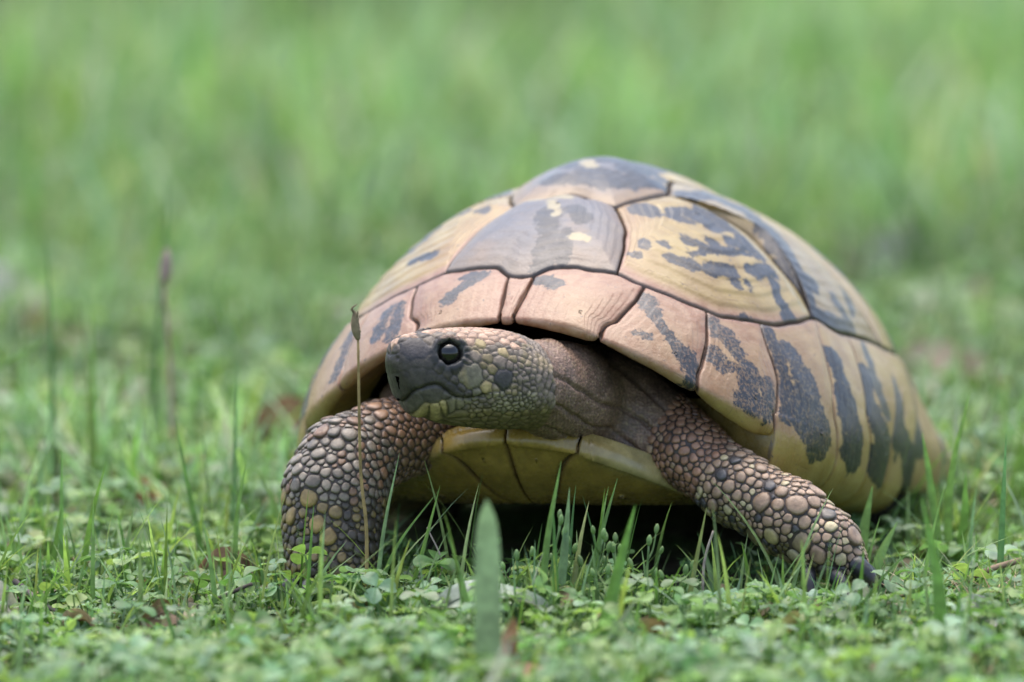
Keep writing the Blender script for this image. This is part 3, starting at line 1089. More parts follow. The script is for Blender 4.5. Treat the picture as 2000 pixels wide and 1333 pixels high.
VOX = .040
BV, BQ = surface_nets(body_sdf, (-6.9, -7.3, -.6), (10.6, 1.4, 8.3), VOX)
BN = vnormals(BV, BQ)
grd = body_sdf(BV + BN * .02) - body_sdf(BV)
if grd.mean() < 0:
    BQ = BQ[:, ::-1]; BN = -BN

d_head = head_sdf(BV)
d_al = chain(BV, ARM_L); d_ar = chain(BV, ARM_R)
d_nk = np.minimum(chain(BV, NECK, .5), chain(BV, CHEST, .6))
hh_, hs_, hu_ = head_co(BV)
is_head = (d_head < .16) & (hh_ > .12) & (d_head < d_nk + .05)
is_arm = ~is_head & (np.minimum(d_al, d_ar) < .12) & (np.minimum(d_al, d_ar) < d_nk - .05)
is_skin = ~is_head & ~is_arm

cols = np.zeros_like(BV)
disp = np.zeros(len(BV))
n1 = fbm(BV, 2.2, 3)
n2 = fbm(BV, 7.0, 5)
n3 = vnoise(BV, 18, 11)

# --- head: plates (hand placed on one side, mirrored) and small scales in between
seeds = []
for x, y, z, r, c in HSEED:
    p = np.array([x, y, z])
    seeds.append((p, r, c)); seeds.append((mirror_head(p), r, c))
HP = [s[0] for s in seeds]; HR = [s[1] for s in seeds]; HC = [s[2] for s in seeds]
idx = np.where(is_head)[0]
order = rng.permutation(idx)[:9000]
for i in order:
    v = BV[i]
    h, s, u = hh_[i], hs_[i], hu_[i]
    if h > 2.6 and u < 1.35: continue                     # the beak has no scales
    if u < -.55: r, c = .10, 'o'
    elif h < .75: r, c = .085, 'g'
    elif u > 1.25: r, c = .11, 'p'
    elif u < .0 and h < 1.9: r, c = .05, 'w'
    else: r, c = .07, 'g'
    r *= random.uniform(.8, 1.25)
    dd = np.linalg.norm(np.array(HP) - v, axis=1) - np.array(HR)
    if dd.min() > r:
        HP.append(v); HR.append(r); HC.append(c)
HP = np.array(HP); HR = np.array(HR)
PAL = dict(B=(.04, .04, .045), G=(.065, .06, .052), g=(.145, .13, .105), p=(.34, .25, .185), y=(.27, .235, .12), o=(.13, .115, .06),
           c=(.16, .16, .115), T=(.045, .045, .046), K=(.038, .036, .031), L=(.075, .072, .064), w=(.20, .19, .135))
cellc = np.array([np.array(PAL[c]) * random.uniform(.78, 1.22) for c in HC])
F1 = np.full(len(idx), 9.0); F2 = np.full(len(idx), 9.0); I1 = np.zeros(len(idx), int)
hv = BV[idx]
warp = hv + .05 * (np.stack([vnoise(hv, 5, 41), vnoise(hv, 5, 42), vnoise(hv, 5, 43)], -1) - .5)
for k in range(len(HP)):
    near = np.where(np.abs(warp - HP[k]).max(1) < 1.0)[0]
    dd = np.linalg.norm(warp[near] - HP[k], axis=1) - HR[k]
    better = dd < F1[near]
    F2[near] = np.where(better, F1[near], np.minimum(F2[near], dd))
    I1[near] = np.where(better, k, I1[near])
    F1[near] = np.minimum(F1[near], dd)
gap = F2 - F1
soft = np.array([.35 if c in 'KLB' else 1.0 for c in HC])[I1]
soft = np.where(np.array([c == 'K' for c in HC])[I1], .22, soft)
soft = soft * (1 - .45 * ss(1.0, .5, hh_[idx]))
groove = 1 - ss(.0, .06, gap)
disp[idx] += .045 * soft * (ss(0, .10, gap) - 1) + .018 * soft
hc_ = cellc[I1]
hc_ = hc_ * (.45 + .75 * n2[idx] + .35 * n3[idx])[:, None]
yl = ss(.52, .68, n1[idx])[:, None] * np.array([c in 'gcyo' for c in HC])[I1][:, None]
hc_ = hc_ * (1 - .5 * yl) + np.array([.24, .21, .10]) * .5 * yl
hc_ = hc_ * (1 - .85 * (groove * soft)[:, None]) + np.array([.014, .011, .009]) * .85 * (groove * soft)[:, None]
# throat: olive
th_ = ss(-.55, -.85, hu_[idx])[:, None]
hc_ = hc_ * (1 - .55 * th_) + np.array([.11, .095, .05]) * .55 * th_
# crease lines fanning behind the ear plate
bk = ss(1.0, .5, hh_[idx])
fan = np.sin((hh_[idx] * 1.0 + hu_[idx] * .35) * 34 + 5 * n1[idx])
disp[idx] += .024 * fan * bk * (hu_[idx] > -.7)
hc_ = hc_ * np.array([1.17, 1.0, .88])
cols[idx] = hc_
# eye surround
for side in (1, -1):
    p, n = eye_frame(side)
    r = np.linalg.norm(BV - p, axis=1)
    k = ss(.66, .46, r)
    cols = cols * (1 - .9 * k[:, None]) + np.array([.018, .017, .016]) * .9 * k[:, None]
    rim = np.exp(-((r - .36) / .035) ** 2)
    cols = cols + np.array([.05, .05, .048]) * rim[:, None]
# mouth line: the lower jaw sits inside the upper beak
for mo in (MOUTH, mirror_head(MOUTH)):
    near = np.where((np.abs(BV - mo.mean(0)).max(1) < 2.2) & is_head)[0]
    D = np.linalg.norm(BV[near][:, None, :] - mo[None], axis=-1)
    j = D.argmin(1); dm = D.min(1)
    below = (BV[near][:, 2] < mo[j][:, 2])
    disp[near] -= .085 * np.exp(-(dm / .045) ** 2)
    lowr = below & (hh_[near] > 1.8)
    disp[near] -= np.where(lowr, .05 * ss(.6, .1, dm), 0)
    k = np.exp(-(dm / .04) ** 2)[:, None] * .85
    cols[near] = cols[near] * (1 - k) + np.array([.012, .010, .009]) * k
kb = (ss(2.5, 3.2, hh_) * is_head)[:, None]                 # streaky horn of the beak
st_ = vnoise(np.stack([hh_ * 3, hu_ * 9, hs_ * 3], -1), 1.6, 77)[:, None]
cols = cols * (1 - kb * .35) + cols * kb * .35 * (.3 + 1.6 * st_)

# --- neck and shoulder skin: folds and fine grains
sk = np.where(is_skin)[0]
sv = BV[sk]
ax = np.array([.66, -.1, .74])
ph_ = (sv @ ax) * 3.0 + 2.2 * fbm(sv, .45, 15)
fold = np.sin(ph_ * 1.5)
fold = np.exp(-(fold / .28) ** 2) * (.4 + .9 * n1[sk])
disp[sk] += -.09 * fold + .04 * (n1[sk] - .5)
cellid = np.unique(np.floor((sv + .03 * rng.random(sv.shape)) / .105).astype(int), axis=0, return_index=True)[1]
kd = KDTree(len(cellid))
for a, i in enumerate(cellid):
    kd.insert(sv[i], a)
kd.balance()
g1 = np.empty(len(sk)); gi = np.empty(len(sk), int)
for a in range(len(sk)):
    r_ = kd.find_n(sv[a], 2)
    g1[a] = r_[1][2] - r_[0][2] if len(r_) > 1 else .05
    gi[a] = r_[0][1]
gr = ss(0, .05, g1)
disp[sk] += .034 * gr - .017
rc = rng.random(len(cellid))[gi]
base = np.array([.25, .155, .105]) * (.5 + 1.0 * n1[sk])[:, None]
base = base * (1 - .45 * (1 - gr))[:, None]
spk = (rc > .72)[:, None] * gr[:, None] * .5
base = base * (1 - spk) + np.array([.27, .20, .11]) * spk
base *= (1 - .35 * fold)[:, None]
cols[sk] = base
# --- legs: dark skin below the scales
am = np.where(is_arm)[0]
cols[am] = np.array([.06, .042, .033]) * (.6 + .8 * n1[am])[:, None]
disp[am] += -.02 + .03 * (n2[am] - .5)
BV2 = BV + BN * disp[:, None]
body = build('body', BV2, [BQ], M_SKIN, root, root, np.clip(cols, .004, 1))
for L in HIND:
    A = np.array(L)
    v, q = surface_nets(lambda P, L=L: chain(P, L), A[:, :3].min(0) - 2.0, A[:, :3].max(0) + 2.0, .1)
    nn = vnormals(v, q)
    if (chain(v + nn * .05, L) - chain(v, L)).mean() < 0: q = q[:, ::-1]; nn = -nn
    cidx = np.unique(np.floor(v / .32).astype(int), axis=0, return_index=True)[1]
    kd2 = KDTree(len(cidx))
    for a, i in enumerate(cidx): kd2.insert(v[i], a)
    kd2.balance()
    g = np.array([(lambda r: r[1][2] - r[0][2])(kd2.find_n(p, 2)) for p in v])
    v = v + nn * (.08 * ss(0, .15, g))[:, None]
    build('hind_leg', v, [q], M_SKIN, root, root, np.array([.10, .08, .06]) * (.25 + .75 * ss(0, .12, g))[:, None] * (.6 + .8 * vnoise(v, 2.0, 3))[:, None])
body['label'] = 'brown wrinkled skin of head, neck and legs'

# --- eyes
m_eye, nt, bs = new_mat('wet_eye')
bs.inputs['Base Color'].default_value = (.006, .005, .004, 1)
bs.inputs['Roughness'].default_value = .06
bs.inputs['Specular IOR Level'].default_value = .6
th, fz = np.meshgrid(np.linspace(0, np.pi, 22), np.linspace(0, 2 * np.pi, 36, endpoint=False), indexing='ij')
for side in (1, -1):
    p, n = eye_frame(side)
    a = np.cross(n, [0, 0, 1]); a /= np.linalg.norm(a); b = np.cross(n, a)
    R = .32
    V = p - n * .20 + R * (np.cos(th)[..., None] * n * 1.0 + np.sin(th)[..., None] * (np.cos(fz)[..., None] * a + np.sin(fz)[..., None] * b))
    build('eye', V.reshape(-1, 3), [grid_quads(22, 36, True)], m_eye, body, root)

# --- leg scales: horny plates laid over the legs, each with its own outline


def leg_param(P, L):
    A = np.array(L)
    best = np.full(len(P), 9.0); par = np.zeros(len(P))
    seg = np.linalg.norm(np.diff(A[:, :3], axis=0), axis=1)
    cum = np.concatenate([[0], np.cumsum(seg)])
    tang = np.zeros((len(P), 3))
    for k in range(len(A) - 1):
        d = A[k + 1, :3] - A[k, :3]
        t = np.clip(((P - A[k, :3]) @ d) / (d @ d), 0, 1)
        q = np.linalg.norm(P - A[k, :3] - t[:, None] * d, axis=1) - (A[k, 3] + (A[k + 1, 3] - A[k, 3]) * t)
        b = q < best
        best[b] = q[b]; par[b] = (cum[k] + t[b] * seg[k]) / cum[-1]
        tang[b] = d / np.linalg.norm(d)
    return par, tang


def leg_scales(mask, L, passes, colour):
    ids = np.where(mask)[0]
    P = BV2[ids]; Nn = BN[ids]
    par, tg = leg_param(P, L)
    sp_, sr, si = np.zeros((0, 3)), np.zeros(0), []
    for rad, cond, tries in passes:
        c = np.where(cond(P, Nn, par))[0]
        if not len(c): continue
        for i in rng.permutation(c)[:tries]:
            r = rad(par[i]) * random.uniform(.85, 1.18)
            if len(sr) and (np.linalg.norm(sp_ - P[i], axis=1) < (sr + r) * .93).any(): continue
            sp_ = np.vstack([sp_, P[i]]); sr = np.append(sr, r); si.append(i)
    out = []
    for k in range(len(sr)):
        i = si[k]; r = sr[k]; n = Nn[i]; d = tg[i] - n * (tg[i] @ n)
        d = d / (np.linalg.norm(d) + 1e-9)
        b = np.cross(n, d)
        poly = [(1.32 * r * math.cos(a) * 1.08, 1.32 * r * math.sin(a)) for a in np.linspace(0, 2 * math.pi, 14, endpoint=False)]
        rel = sp_ - sp_[k]
        dist = np.linalg.norm(rel, axis=1)
        for j in np.where((dist < (r + sr) * 1.9) & (dist > 1e-6))[0]:
            v = np.array([rel[j] @ d, rel[j] @ b])
            l = np.linalg.norm(v)
            if l < 1e-6: continue
            v /= l
            m = dist[j] * r / (r + sr[j]) - .009
            new = []
            for q in range(len(poly)):
                p0, p1 = np.array(poly[q]), np.array(poly[(q + 1) % len(poly)])
                s0, s1 = p0 @ v - m, p1 @ v - m
                if s0 <= 0: new.append(tuple(p0))
                if (s0 < 0) != (s1 < 0):
                    t = s0 / (s0 - s1); new.append(tuple(p0 + (p1 - p0) * t))
            poly = new
            if len(poly) < 3: break
        if len(poly) < 3: continue
        pp = np.array(poly)
        pp = .5 * (pp * .75 + np.roll(pp, -1, 0) * .25) + .5 * (pp * .25 + np.roll(pp, -1, 0) * .75) if False else np.stack([pp * .75 + np.roll(pp, -1, 0) * .25, pp * .25 + np.roll(pp, -1, 0) * .75], 1).reshape(-1, 2)
        ns = 12
        cp = np.concatenate([pp, pp[:1]])
        s = np.concatenate([[0], np.cumsum(np.linalg.norm(np.diff(cp, axis=0), axis=1))])
        u = np.linspace(0, s[-1], ns, endpoint=False)
        O = np.stack([np.interp(u, s, cp[:, q]) for q in (0, 1)], -1)
        cen = O.mean(0)
        O = O - cen
        out.append((k, i, sp_[k] + d * cen[0] + b * cen[1], n, d, b, O, r, par[i]))
    # local curvature of the leg, so that the plates hug it
    res = []
    for k, i, c0, n, d, b, O, r, t in out:
        hgt = min(.38 * r, .07)
        lean = .35 * r
        rows = []
        for sc, hz in ((1.0, -.05), (.975, .35), (.84, .84), (.5, 1.0)):
            q = O * sc
            rad2 = (q[:, 1] ** 2)
            sag = rad2 / (2 * 1.0) + q[:, 0] ** 2 / (2 * 5.0)
            h = hz * hgt + .16 * q[:, 0] * (1 if hz > 0 else 0)
            if hz < 0: h = np.full(len(q), -.045)
            rows.append(c0 + q[:, :1] * d + q[:, 1:] * b + (h - sag)[:, None] * n)
        V = np.concatenate(rows + [(c0 + n * hgt * 1.03)[None]])
        base, dark = colour(P[i], Nn[i], t, r)
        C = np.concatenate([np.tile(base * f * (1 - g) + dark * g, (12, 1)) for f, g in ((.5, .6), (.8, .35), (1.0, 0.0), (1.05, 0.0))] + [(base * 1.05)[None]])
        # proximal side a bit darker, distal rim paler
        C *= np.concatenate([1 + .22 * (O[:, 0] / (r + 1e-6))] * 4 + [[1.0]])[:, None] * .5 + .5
        res.append((V, np.clip(C * [1.08, .98, .84], .005, .9), r, Nn[i], t))
    return res


def col_left(p, n, t, r):
    tan = np.array([.31, .225, .165]); pinkb = np.array([.27, .155, .108]); blk = np.array([.045, .045, .05]); crm = np.array([.46, .41, .27]); oliv = np.array([.22, .19, .10])
    u = random.random()
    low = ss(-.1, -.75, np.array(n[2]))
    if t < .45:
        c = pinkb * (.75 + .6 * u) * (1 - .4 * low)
        if u > .9: c = tan
    else:
        c = tan * (.75 + .5 * u)
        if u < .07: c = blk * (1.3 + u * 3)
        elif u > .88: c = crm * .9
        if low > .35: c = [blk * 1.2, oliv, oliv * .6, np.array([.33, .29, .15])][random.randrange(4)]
    if r > .2 and u > .45: c = [crm * .8, tan * .85, tan * .65, np.array([.22, .18, .11]), np.array([.12, .11, .10])][random.randrange(5)]
    return c, np.array([.05, .034, .028])


def col_right(p, n, t, r):
    u = random.random()
    gry = np.array([.185, .165, .14]); brn = np.array([.165, .105, .07]); oliv = np.array([.16, .125, .055]); yel = np.array([.22, .165, .065]); blk = np.array([.04, .034, .027])
    outer = ss(-3.9, -5.3, np.array(p[0]))
    if t < .42:
        c = (brn if u < .75 else brn * 1.5)
    elif p[2] > 2.7:
        c = gry * (.6 + .7 * u) if u < .6 + .3 * outer else brn
    else:
        c = blk * (1 + 2 * u) if u < .55 else oliv
    if r > .21 and p[2] < 3.0: c = yel * (.8 + .4 * u)
    return c, np.array([.035, .026, .02])


any_ = lambda P, Nn, t: t > .12
passes_L = [
    (lambda t: .28, lambda P, Nn, t: (t > .62) & (Nn[:, 1] < -.1) & (Nn[:, 2] < .75), 26),
    (lambda t: .20, lambda P, Nn, t: (t > .50) & (Nn[:, 2] < .85), 90),
    (lambda t: .15, lambda P, Nn, t: (t > .45), 200),
    (lambda t: .118 if t < .5 else .11, lambda P, Nn, t: (t > .20), 4000),
    (lambda t: .088, lambda P, Nn, t: (t > .16), 7000),
    (lambda t: .065, any_, 9000),
]
passes_R = [
    (lambda t: .25, lambda P, Nn, t: (P[:, 2] < 2.9) & (Nn[:, 1] < -.1) & (P[:, 2] > 1.6) & (P[:, 0] < -4.9), 5),
    (lambda t: .20, lambda P, Nn, t: (t > .35) & (Nn[:, 0] < .15) & (P[:, 2] > 2.4), 150),
    (lambda t: .135, lambda P, Nn, t: (t > .30), 1500),
    (lambda t: .105, lambda P, Nn, t: (t > .15), 7000),
    (lambda t: .07, any_, 9000),
]
armL = is_arm & (d_al < d_ar) & (BV[:, 0] > 2.5)
armR = is_arm & (d_ar < d_al) & (BV[:, 0] < -1.0)
allsc = leg_scales(armL, ARM_L, passes_L, col_left) + leg_scales(armR, ARM_R, passes_R, col_right)
sq = grid_quads(4, 12, True)
stt = np.stack([np.full(12, 48), 36 + np.arange(12), 36 + (np.arange(12) + 1) % 12], -1)
view = np.array([0, -.99, .14])
rank = sorted(range(len(allsc)), key=lambda k: -(allsc[k][2] ** 2 * max(.02, float(allsc[k][3] @ view))))
small = MB()
for q, k in enumerate(rank):
    V, C, r, n, t = allsc[k]
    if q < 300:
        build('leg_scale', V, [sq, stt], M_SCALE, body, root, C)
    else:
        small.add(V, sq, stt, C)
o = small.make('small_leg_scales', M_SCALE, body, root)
o['kind'] = 'stuff'

# --- claws
def claw(base, tip, r, droop=.12, dark=(.022, .02, .02), pale=(.10, .07, .045)):
    base, tip = np.array(base), np.array(tip)
    t = np.linspace(0, 1, 12)[:, None]
    path = base * (1 - t) + tip * t + np.array([0, 0, droop]) * np.sin(np.pi * t)
    rad = r * np.array([.75, .95, 1, 1, .97, .92, .85, .76, .64, .50, .32, .12])
    V, q, tr = tube(path, rad, 14)
    w = np.concatenate([np.repeat(t[:, 0], 14), [0, 1]])[:, None]
    C = np.array(dark) * (1 - ss(.55, 1.0, w)) + np.array(pale) * ss(.55, 1.0, w)
    build('claw', V, [q, tr], M_CLAW, body, root, C)


claw((9.25, -4.0, 1.15), (10.05, -4.45, .28), .28)
claw((8.75, -4.2, .85), (9.2, -4.9, .12), .24)
claw((8.05, -4.0, .95), (8.15, -4.75, .05), .22)
claw((9.4, -3.45, .95), (10.25, -3.4, .12), .24)
claw((9.05, -2.95, .95), (9.75, -2.5, .08), .2)
for k in range(5):
    a = -2.5 + k * .48
    b = np.array([-4.95 + 1.15 * math.cos(a), -3.0 + 1.15 * math.sin(a), .55])
    claw(b, b + np.array([.7 * math.cos(a), .7 * math.sin(a), -.5]), .22)
# ------------------------------------------------------------------ ground
def gz(x, y):
    P = np.stack([np.asarray(x, float), np.asarray(y, float), np.zeros_like(np.asarray(x, float))], -1)
    far = ss(25, 120, np.hypot(P[..., 0], P[..., 1]))
    return (fbm(P, .09, 61) - .5) * (.9 + 3.0 * far) - .25


def foot_local(x, y):
    dx, dy = x - TX, y - TY
    s, c = math.sin(PSI), math.cos(PSI)
    return -dx * s - dy * c, dx * c - dy * s


def under(x, y, grow=0.0):
    """inside the animal's footprint"""
    lx, ly = foot_local(x, y)
    e = ((lx + 1.6) / (10.6 + grow)) ** 2 + (ly / (7.3 + grow)) ** 2 < 1
    for a, b in (((8.6, -3.5), 1.35 + grow), ((-4.95, -2.8), 1.55 + grow), ((6.6, -2.7), 1.0 + grow), ((9.6, -4.0), .6 + grow), ((9.7, -5.1), .95), ((10.1, -6.1), .7), ((10.6, 9.6), 1.2)):
        e = e | (np.hypot(x - a[0], y - a[1]) < b)
    return e


mg, nt, bs = new_mat('ground_soil')
co = objco(nt)
na = noise_node(nt, co, 14, 5, .6)
nb = noise_node(nt, co, 120, 5, .65)
nc = noise_node(nt, co, 500, 4, .6)
soil = mixc(nt, maprange(nt, nb, .35, .65), (.055, .040, .028), (.15, .115, .08))
soil = mixc(nt, maprange(nt, nc, .58, .7), soil, (.26, .21, .15))
moss = mixc(nt, maprange(nt, nc, .35, .65), (.09, .155, .05), (.16, .24, .085))
gm = mixc(nt, maprange(nt, na, .42, .58), soil, moss)
nt.links.new(gm, bs.inputs['Base Color'])
bs.inputs['Roughness'].default_value = .9
bs.inputs['Specular IOR Level'].default_value = .2
bump(nt, bs, nb, .7, .004)
u = np.linspace(-1, 1, 181)
g1 = np.sign(u) * (np.abs(u) * 60 + np.abs(u) ** 7 * 9000)
gx, gy = np.meshgrid(g1, g1 + 10, indexing='ij')
tag(build('ground', np.stack([gx, gy, gz(gx, gy)], -1).reshape(-1, 3), [grid_quads(181, 181)], mg), kind='structure')

# ------------------------------------------------------------------ plant pieces (templates are in unit size)
GREENS = np.array([(.13, .23, .06), (.17, .28, .09), (.22, .33, .12), (.16, .26, .13), (.25, .33, .10), (.10, .19, .06)])
CLOV = np.array([(.17, .29, .12), (.22, .35, .17), (.14, .26, .08), (.28, .40, .23), (.22, .35, .11), (.27, .38, .12)])
DRYC = np.array([(.40, .31, .19), (.33, .24, .14), (.48, .40, .28), (.24, .16, .10)])


def leaflet(nu=7, nv=5, notch=.10, fold=.16, curl=.12, wmax=.44):
    uu = np.linspace(0, 1, nu)
    w = wmax * np.sin(np.pi * np.clip(uu, 0, 1) ** 1.15 * .80) ** .8
    w[0] = .02
    V = []
    for i, t in enumerate(uu):
        for v in np.linspace(-1, 1, nv):
            x = t * (1.0 if i < nu - 1 else 1.0) - (notch * (1 - abs(v)) ** 2 * 1.0 if i == nu - 1 else 0) - .10 * v * v * t
            V.append((x, v * w[i], fold * abs(v) * w[i] * 2 - curl * t * t + .05 * math.sin(t * 3)))
    return np.array(V), grid_quads(nu, nv)


def rotz(V, a):
    c, s = math.cos(a), math.sin(a)
    return V @ np.array([[c, s, 0], [-s, c, 0], [0, 0, 1]])


def clover_template(nu, nv):
    L, Q = leaflet(nu, nv)
    V, F = [], []
    for k in range(3):
        V.append(rotz(L + [.04, 0, 0], k * 2 * math.pi / 3)); F.append(Q + k * len(L))
    return np.concatenate(V), np.concatenate(F)


def rosette_template(n=5, nu=4, nv=3, wmax=.3):
    V, F = [], []
    L, Q = leaflet(nu, nv, notch=-.05, fold=.1, curl=-.1, wmax=wmax)
    for k in range(n):
        t = L.copy()
        t[:, 2] += .35 * t[:, 0]
        V.append(rotz(t * (.7 + .3 * ((k * 37) % 10) / 10), k * 2.4)); F.append(Q + k * len(L))
    return np.concatenate(V), np.concatenate(F)


def rand_rot(n, tilt):
    a = rng.uniform(0, 2 * np.pi, n); t = np.abs(rng.normal(0, tilt, n)); d = rng.uniform(0, 2 * np.pi, n)
    ca, sa = np.cos(a), np.sin(a)
    Rz = np.zeros((n, 3, 3)); Rz[:, 0, 0] = ca; Rz[:, 0, 1] = -sa; Rz[:, 1, 0] = sa; Rz[:, 1, 1] = ca; Rz[:, 2, 2] = 1
    ax = np.stack([np.cos(d), np.sin(d), 0 * d], -1)
    K = np.zeros((n, 3, 3)); K[:, 0, 2] = ax[:, 1]; K[:, 1, 2] = -ax[:, 0]; K[:, 2, 0] = -ax[:, 1]; K[:, 2, 1] = ax[:, 0]
    R = np.eye(3) + np.sin(t)[:, None, None] * K + (1 - np.cos(t))[:, None, None] * (K @ K)
    return R @ Rz


def scatter(mb, T, Q, pos, size, R, colr, shade=None):
    n = len(pos)
    V = np.einsum('nij,tj->nti', R, T) * size[:, None, None] + pos[:, None, :]
    F = Q[None] + (np.arange(n) * len(T))[:, None, None]
    C = np.repeat(colr[:, None, :], len(T), 1)
    if shade is not None: C = C * shade[None, :, None]
    mb.add(V.reshape(-1, 3), F.reshape(-1, 4), None, C.reshape(-1, 3))


def stems(mb, base, top, r, colr):
    n = len(base)
    d = np.array([[r, 0, 0], [-r * .5, r * .87, 0], [-r * .5, -r * .87, 0]])
    V = np.concatenate([base[:, None] + d, top[:, None] + d * .7], 1)
    F = np.array([[0, 1, 4, 3], [1, 2, 5, 4], [2, 0, 3, 5]])[None] + (np.arange(n) * 6)[:, None, None]
    mb.add(V.reshape(-1, 3), F.reshape(-1, 4), None, np.repeat(colr[:, None], 6, 1).reshape(-1, 3))


def blades(mb, pos, h, w, lean, az, colr, ns=6, face=None, droop=.6):
    n = len(pos)
    t = np.linspace(0, 1, ns)
    d = np.stack([np.cos(az), np.sin(az)], -1)
    if face is None: face = az + np.pi / 2 + rng.normal(0, .5, n)
    wd = np.stack([np.cos(face), np.sin(face)], -1)
    hor = (lean * h)[:, None] * (t ** 1.7)[None]
    z = h[:, None] * (t[None] - droop * (lean ** 2)[:, None] * t[None] ** 2 * .5)
    wid = w[:, None] * (np.minimum(1, .55 + t * 2) * (1 - t ** 2.2) + .03)[None] * .5
    cx = pos[:, None, 0] + hor * d[:, None, 0]; cy = pos[:, None, 1] + hor * d[:, None, 1]; cz = pos[:, None, 2] + z
    V = np.zeros((n, ns, 3, 3))
    for k, s in enumerate((-1, 0, 1)):
        V[:, :, k, 0] = cx + s * wid * wd[:, None, 0]
        V[:, :, k, 1] = cy + s * wid * wd[:, None, 1]
        V[:, :, k, 2] = cz
    nx = np.stack([-wd[:, 1], wd[:, 0]], -1)
    V[:, :, 1, :2] += (wid * .35)[:, :, None] * nx[:, None]
    F = grid_quads(ns, 3)[None] + (np.arange(n) * ns * 3)[:, None, None]
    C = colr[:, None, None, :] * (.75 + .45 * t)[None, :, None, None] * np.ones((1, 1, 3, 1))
    mb.add(V.reshape(-1, 3), F.reshape(-1, 4), None, C.reshape(-1, 3))


def jit(n, pal, v=.22):
    c = pal[rng.integers(0, len(pal), n)]
    return np.clip(c * rng.uniform(1 - v, 1 + v, (n, 1)) * rng.uniform(.92, 1.08, (n, 3)), .01, .8)


def spots(n, x0, x1, y0, y1, grow=.2, clump=None):
    x = rng.uniform(x0, x1, n); y = rng.uniform(y0, y1, n)
    if clump:
        P = np.stack([x, y, 0 * x], -1)
        k = fbm(P, clump[0], clump[2]) > clump[1]
        x, y = x[k], y[k]
    k = ~under(x, y, grow)
    x, y = x[k], y[k]
    return np.stack([x, y, gz(x, y)], -1)


CL_HI, CQ_HI = clover_template(6, 5)
CL_LO, CQ_LO = clover_template(4, 3)
CL_FAR, CQ_FAR = clover_template(3, 3)
RO_LO, RQ_LO = rosette_template()
RO_HI, RQ_HI = rosette_template(6, 5, 3, .26)


def patchiness(P):
    return fbm(np.stack([P[:, 0], P[:, 1], 0 * P[:, 0]], -1), .055, 91)


def add_clovers(mb, P, T, Q, s0, s1, h0, h1, tilt=.42, pal=CLOV):
    n = len(P)
    h = rng.uniform(h0, h1, n); top = P + np.stack([rng.normal(0, .25, n), rng.normal(0, .25, n), h], -1)
    c = jit(n, pal)
    scatter(mb, T, Q, top, rng.uniform(s0, s1, n), rand_rot(n, tilt), c)
    stems(mb, P, top, .035, c * .9)


# near cover (in and around the focus)
near = MB()
P = spots(1700, -22, 22, -15, 9, clump=(.22, .43, 17)); add_clovers(near, P, CL_HI, CQ_HI, .26, .62, .3, 1.5)
P = spots(1300, -22, 22, -15, 9, clump=(.3, .42, 27))
scatter(near, RO_HI, RQ_HI, P + [0, 0, .15], rng.uniform(.5, 1.4, len(P)), rand_rot(len(P), .35), jit(len(P), np.concatenate([CLOV, GREENS]), .35))
P = spots(3200, -22, 22, -15, 9, clump=(.25, .45, 71)); n = len(P)
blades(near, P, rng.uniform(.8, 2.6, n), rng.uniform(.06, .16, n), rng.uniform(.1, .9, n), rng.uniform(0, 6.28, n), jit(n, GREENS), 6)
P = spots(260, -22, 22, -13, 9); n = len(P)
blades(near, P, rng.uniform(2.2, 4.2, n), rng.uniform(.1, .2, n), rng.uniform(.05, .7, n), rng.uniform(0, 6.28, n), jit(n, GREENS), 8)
P = spots(2600, -22, 22, -15, 9, clump=(.35, .48, 57)); n = len(P)
TL, TQ = rosette_template(6, 3, 3, .22)
for lev in range(3):
    scatter(near, TL, TQ, P + np.stack([rng.normal(0, .08, n), rng.normal(0, .08, n), .25 + .32 * lev + rng.uniform(0, .15, n)], -1), rng.uniform(.18, .36, n), rand_rot(n, .4), jit(n, np.concatenate([GREENS, CLOV]), .3))
stems(near, P, P + np.stack([0 * P[:, 0], 0 * P[:, 0], np.full(n, 1.05)], -1), .025, jit(n, GREENS))
tag(near.make('ground_cover_near', M_LEAF), 'low clover, weeds and short grass around the tortoise', 'ground cover', kind='stuff').name = 'clover_cover'
# foreground strip, out of focus
fore = MB()
P = spots(1300, -22, 22, -32, -15, clump=(.2, .42, 19)); add_clovers(fore, P, CL_HI, CQ_HI, .3, .75, .4, 1.7)
P = spots(1100, -22, 22, -32, -15); n = len(P)
blades(fore, P, rng.uniform(.9, 2.6, n), rng.uniform(.12, .26, n), rng.uniform(.1, .9, n), rng.uniform(0, 6.28, n), jit(n, GREENS), 4)
P = spots(500, -22, 22, -32, -15)
scatter(fore, RO_LO, RQ_LO, P + [0, 0, .15], rng.uniform(.7, 1.4, len(P)), rand_rot(len(P), .3), jit(len(P), CLOV))
tag(fore.make('weeds', M_LEAF), 'clover and short weeds in front of the tortoise', 'weeds', kind='stuff')
# meadow behind
back = MB()
PALE = np.array([(.21, .34, .14), (.27, .39, .22), (.16, .31, .07), (.31, .41, .25), (.23, .36, .17), (.35, .36, .25)])
def tint(P, c):
    k = patchiness(P)[:, None]
    k = np.clip((k - .5) * 3.2 + .5, 0, 1)
    return np.clip(c * (.68 + .62 * k), .01, .8)
P = spots(7000, -32, 32, 9, 75); add_clovers(back, P, CL_FAR, CQ_FAR, .35, .75, .4, 1.6, pal=np.concatenate([CLOV, PALE]))
P = spots(8500, -60, 60, 70, 260); add_clovers(back, P, CL_FAR, CQ_FAR, .6, 1.2, .4, 1.8, pal=np.concatenate([CLOV, PALE]))
tag(back.make('meadow_weeds', M_LEAF), 'low leafy weeds of the meadow behind the tortoise', 'weeds', kind='stuff')
back = MB()
P = spots(6500, -32, 32, 9, 75, clump=(.12, .40, 33)); n = len(P)
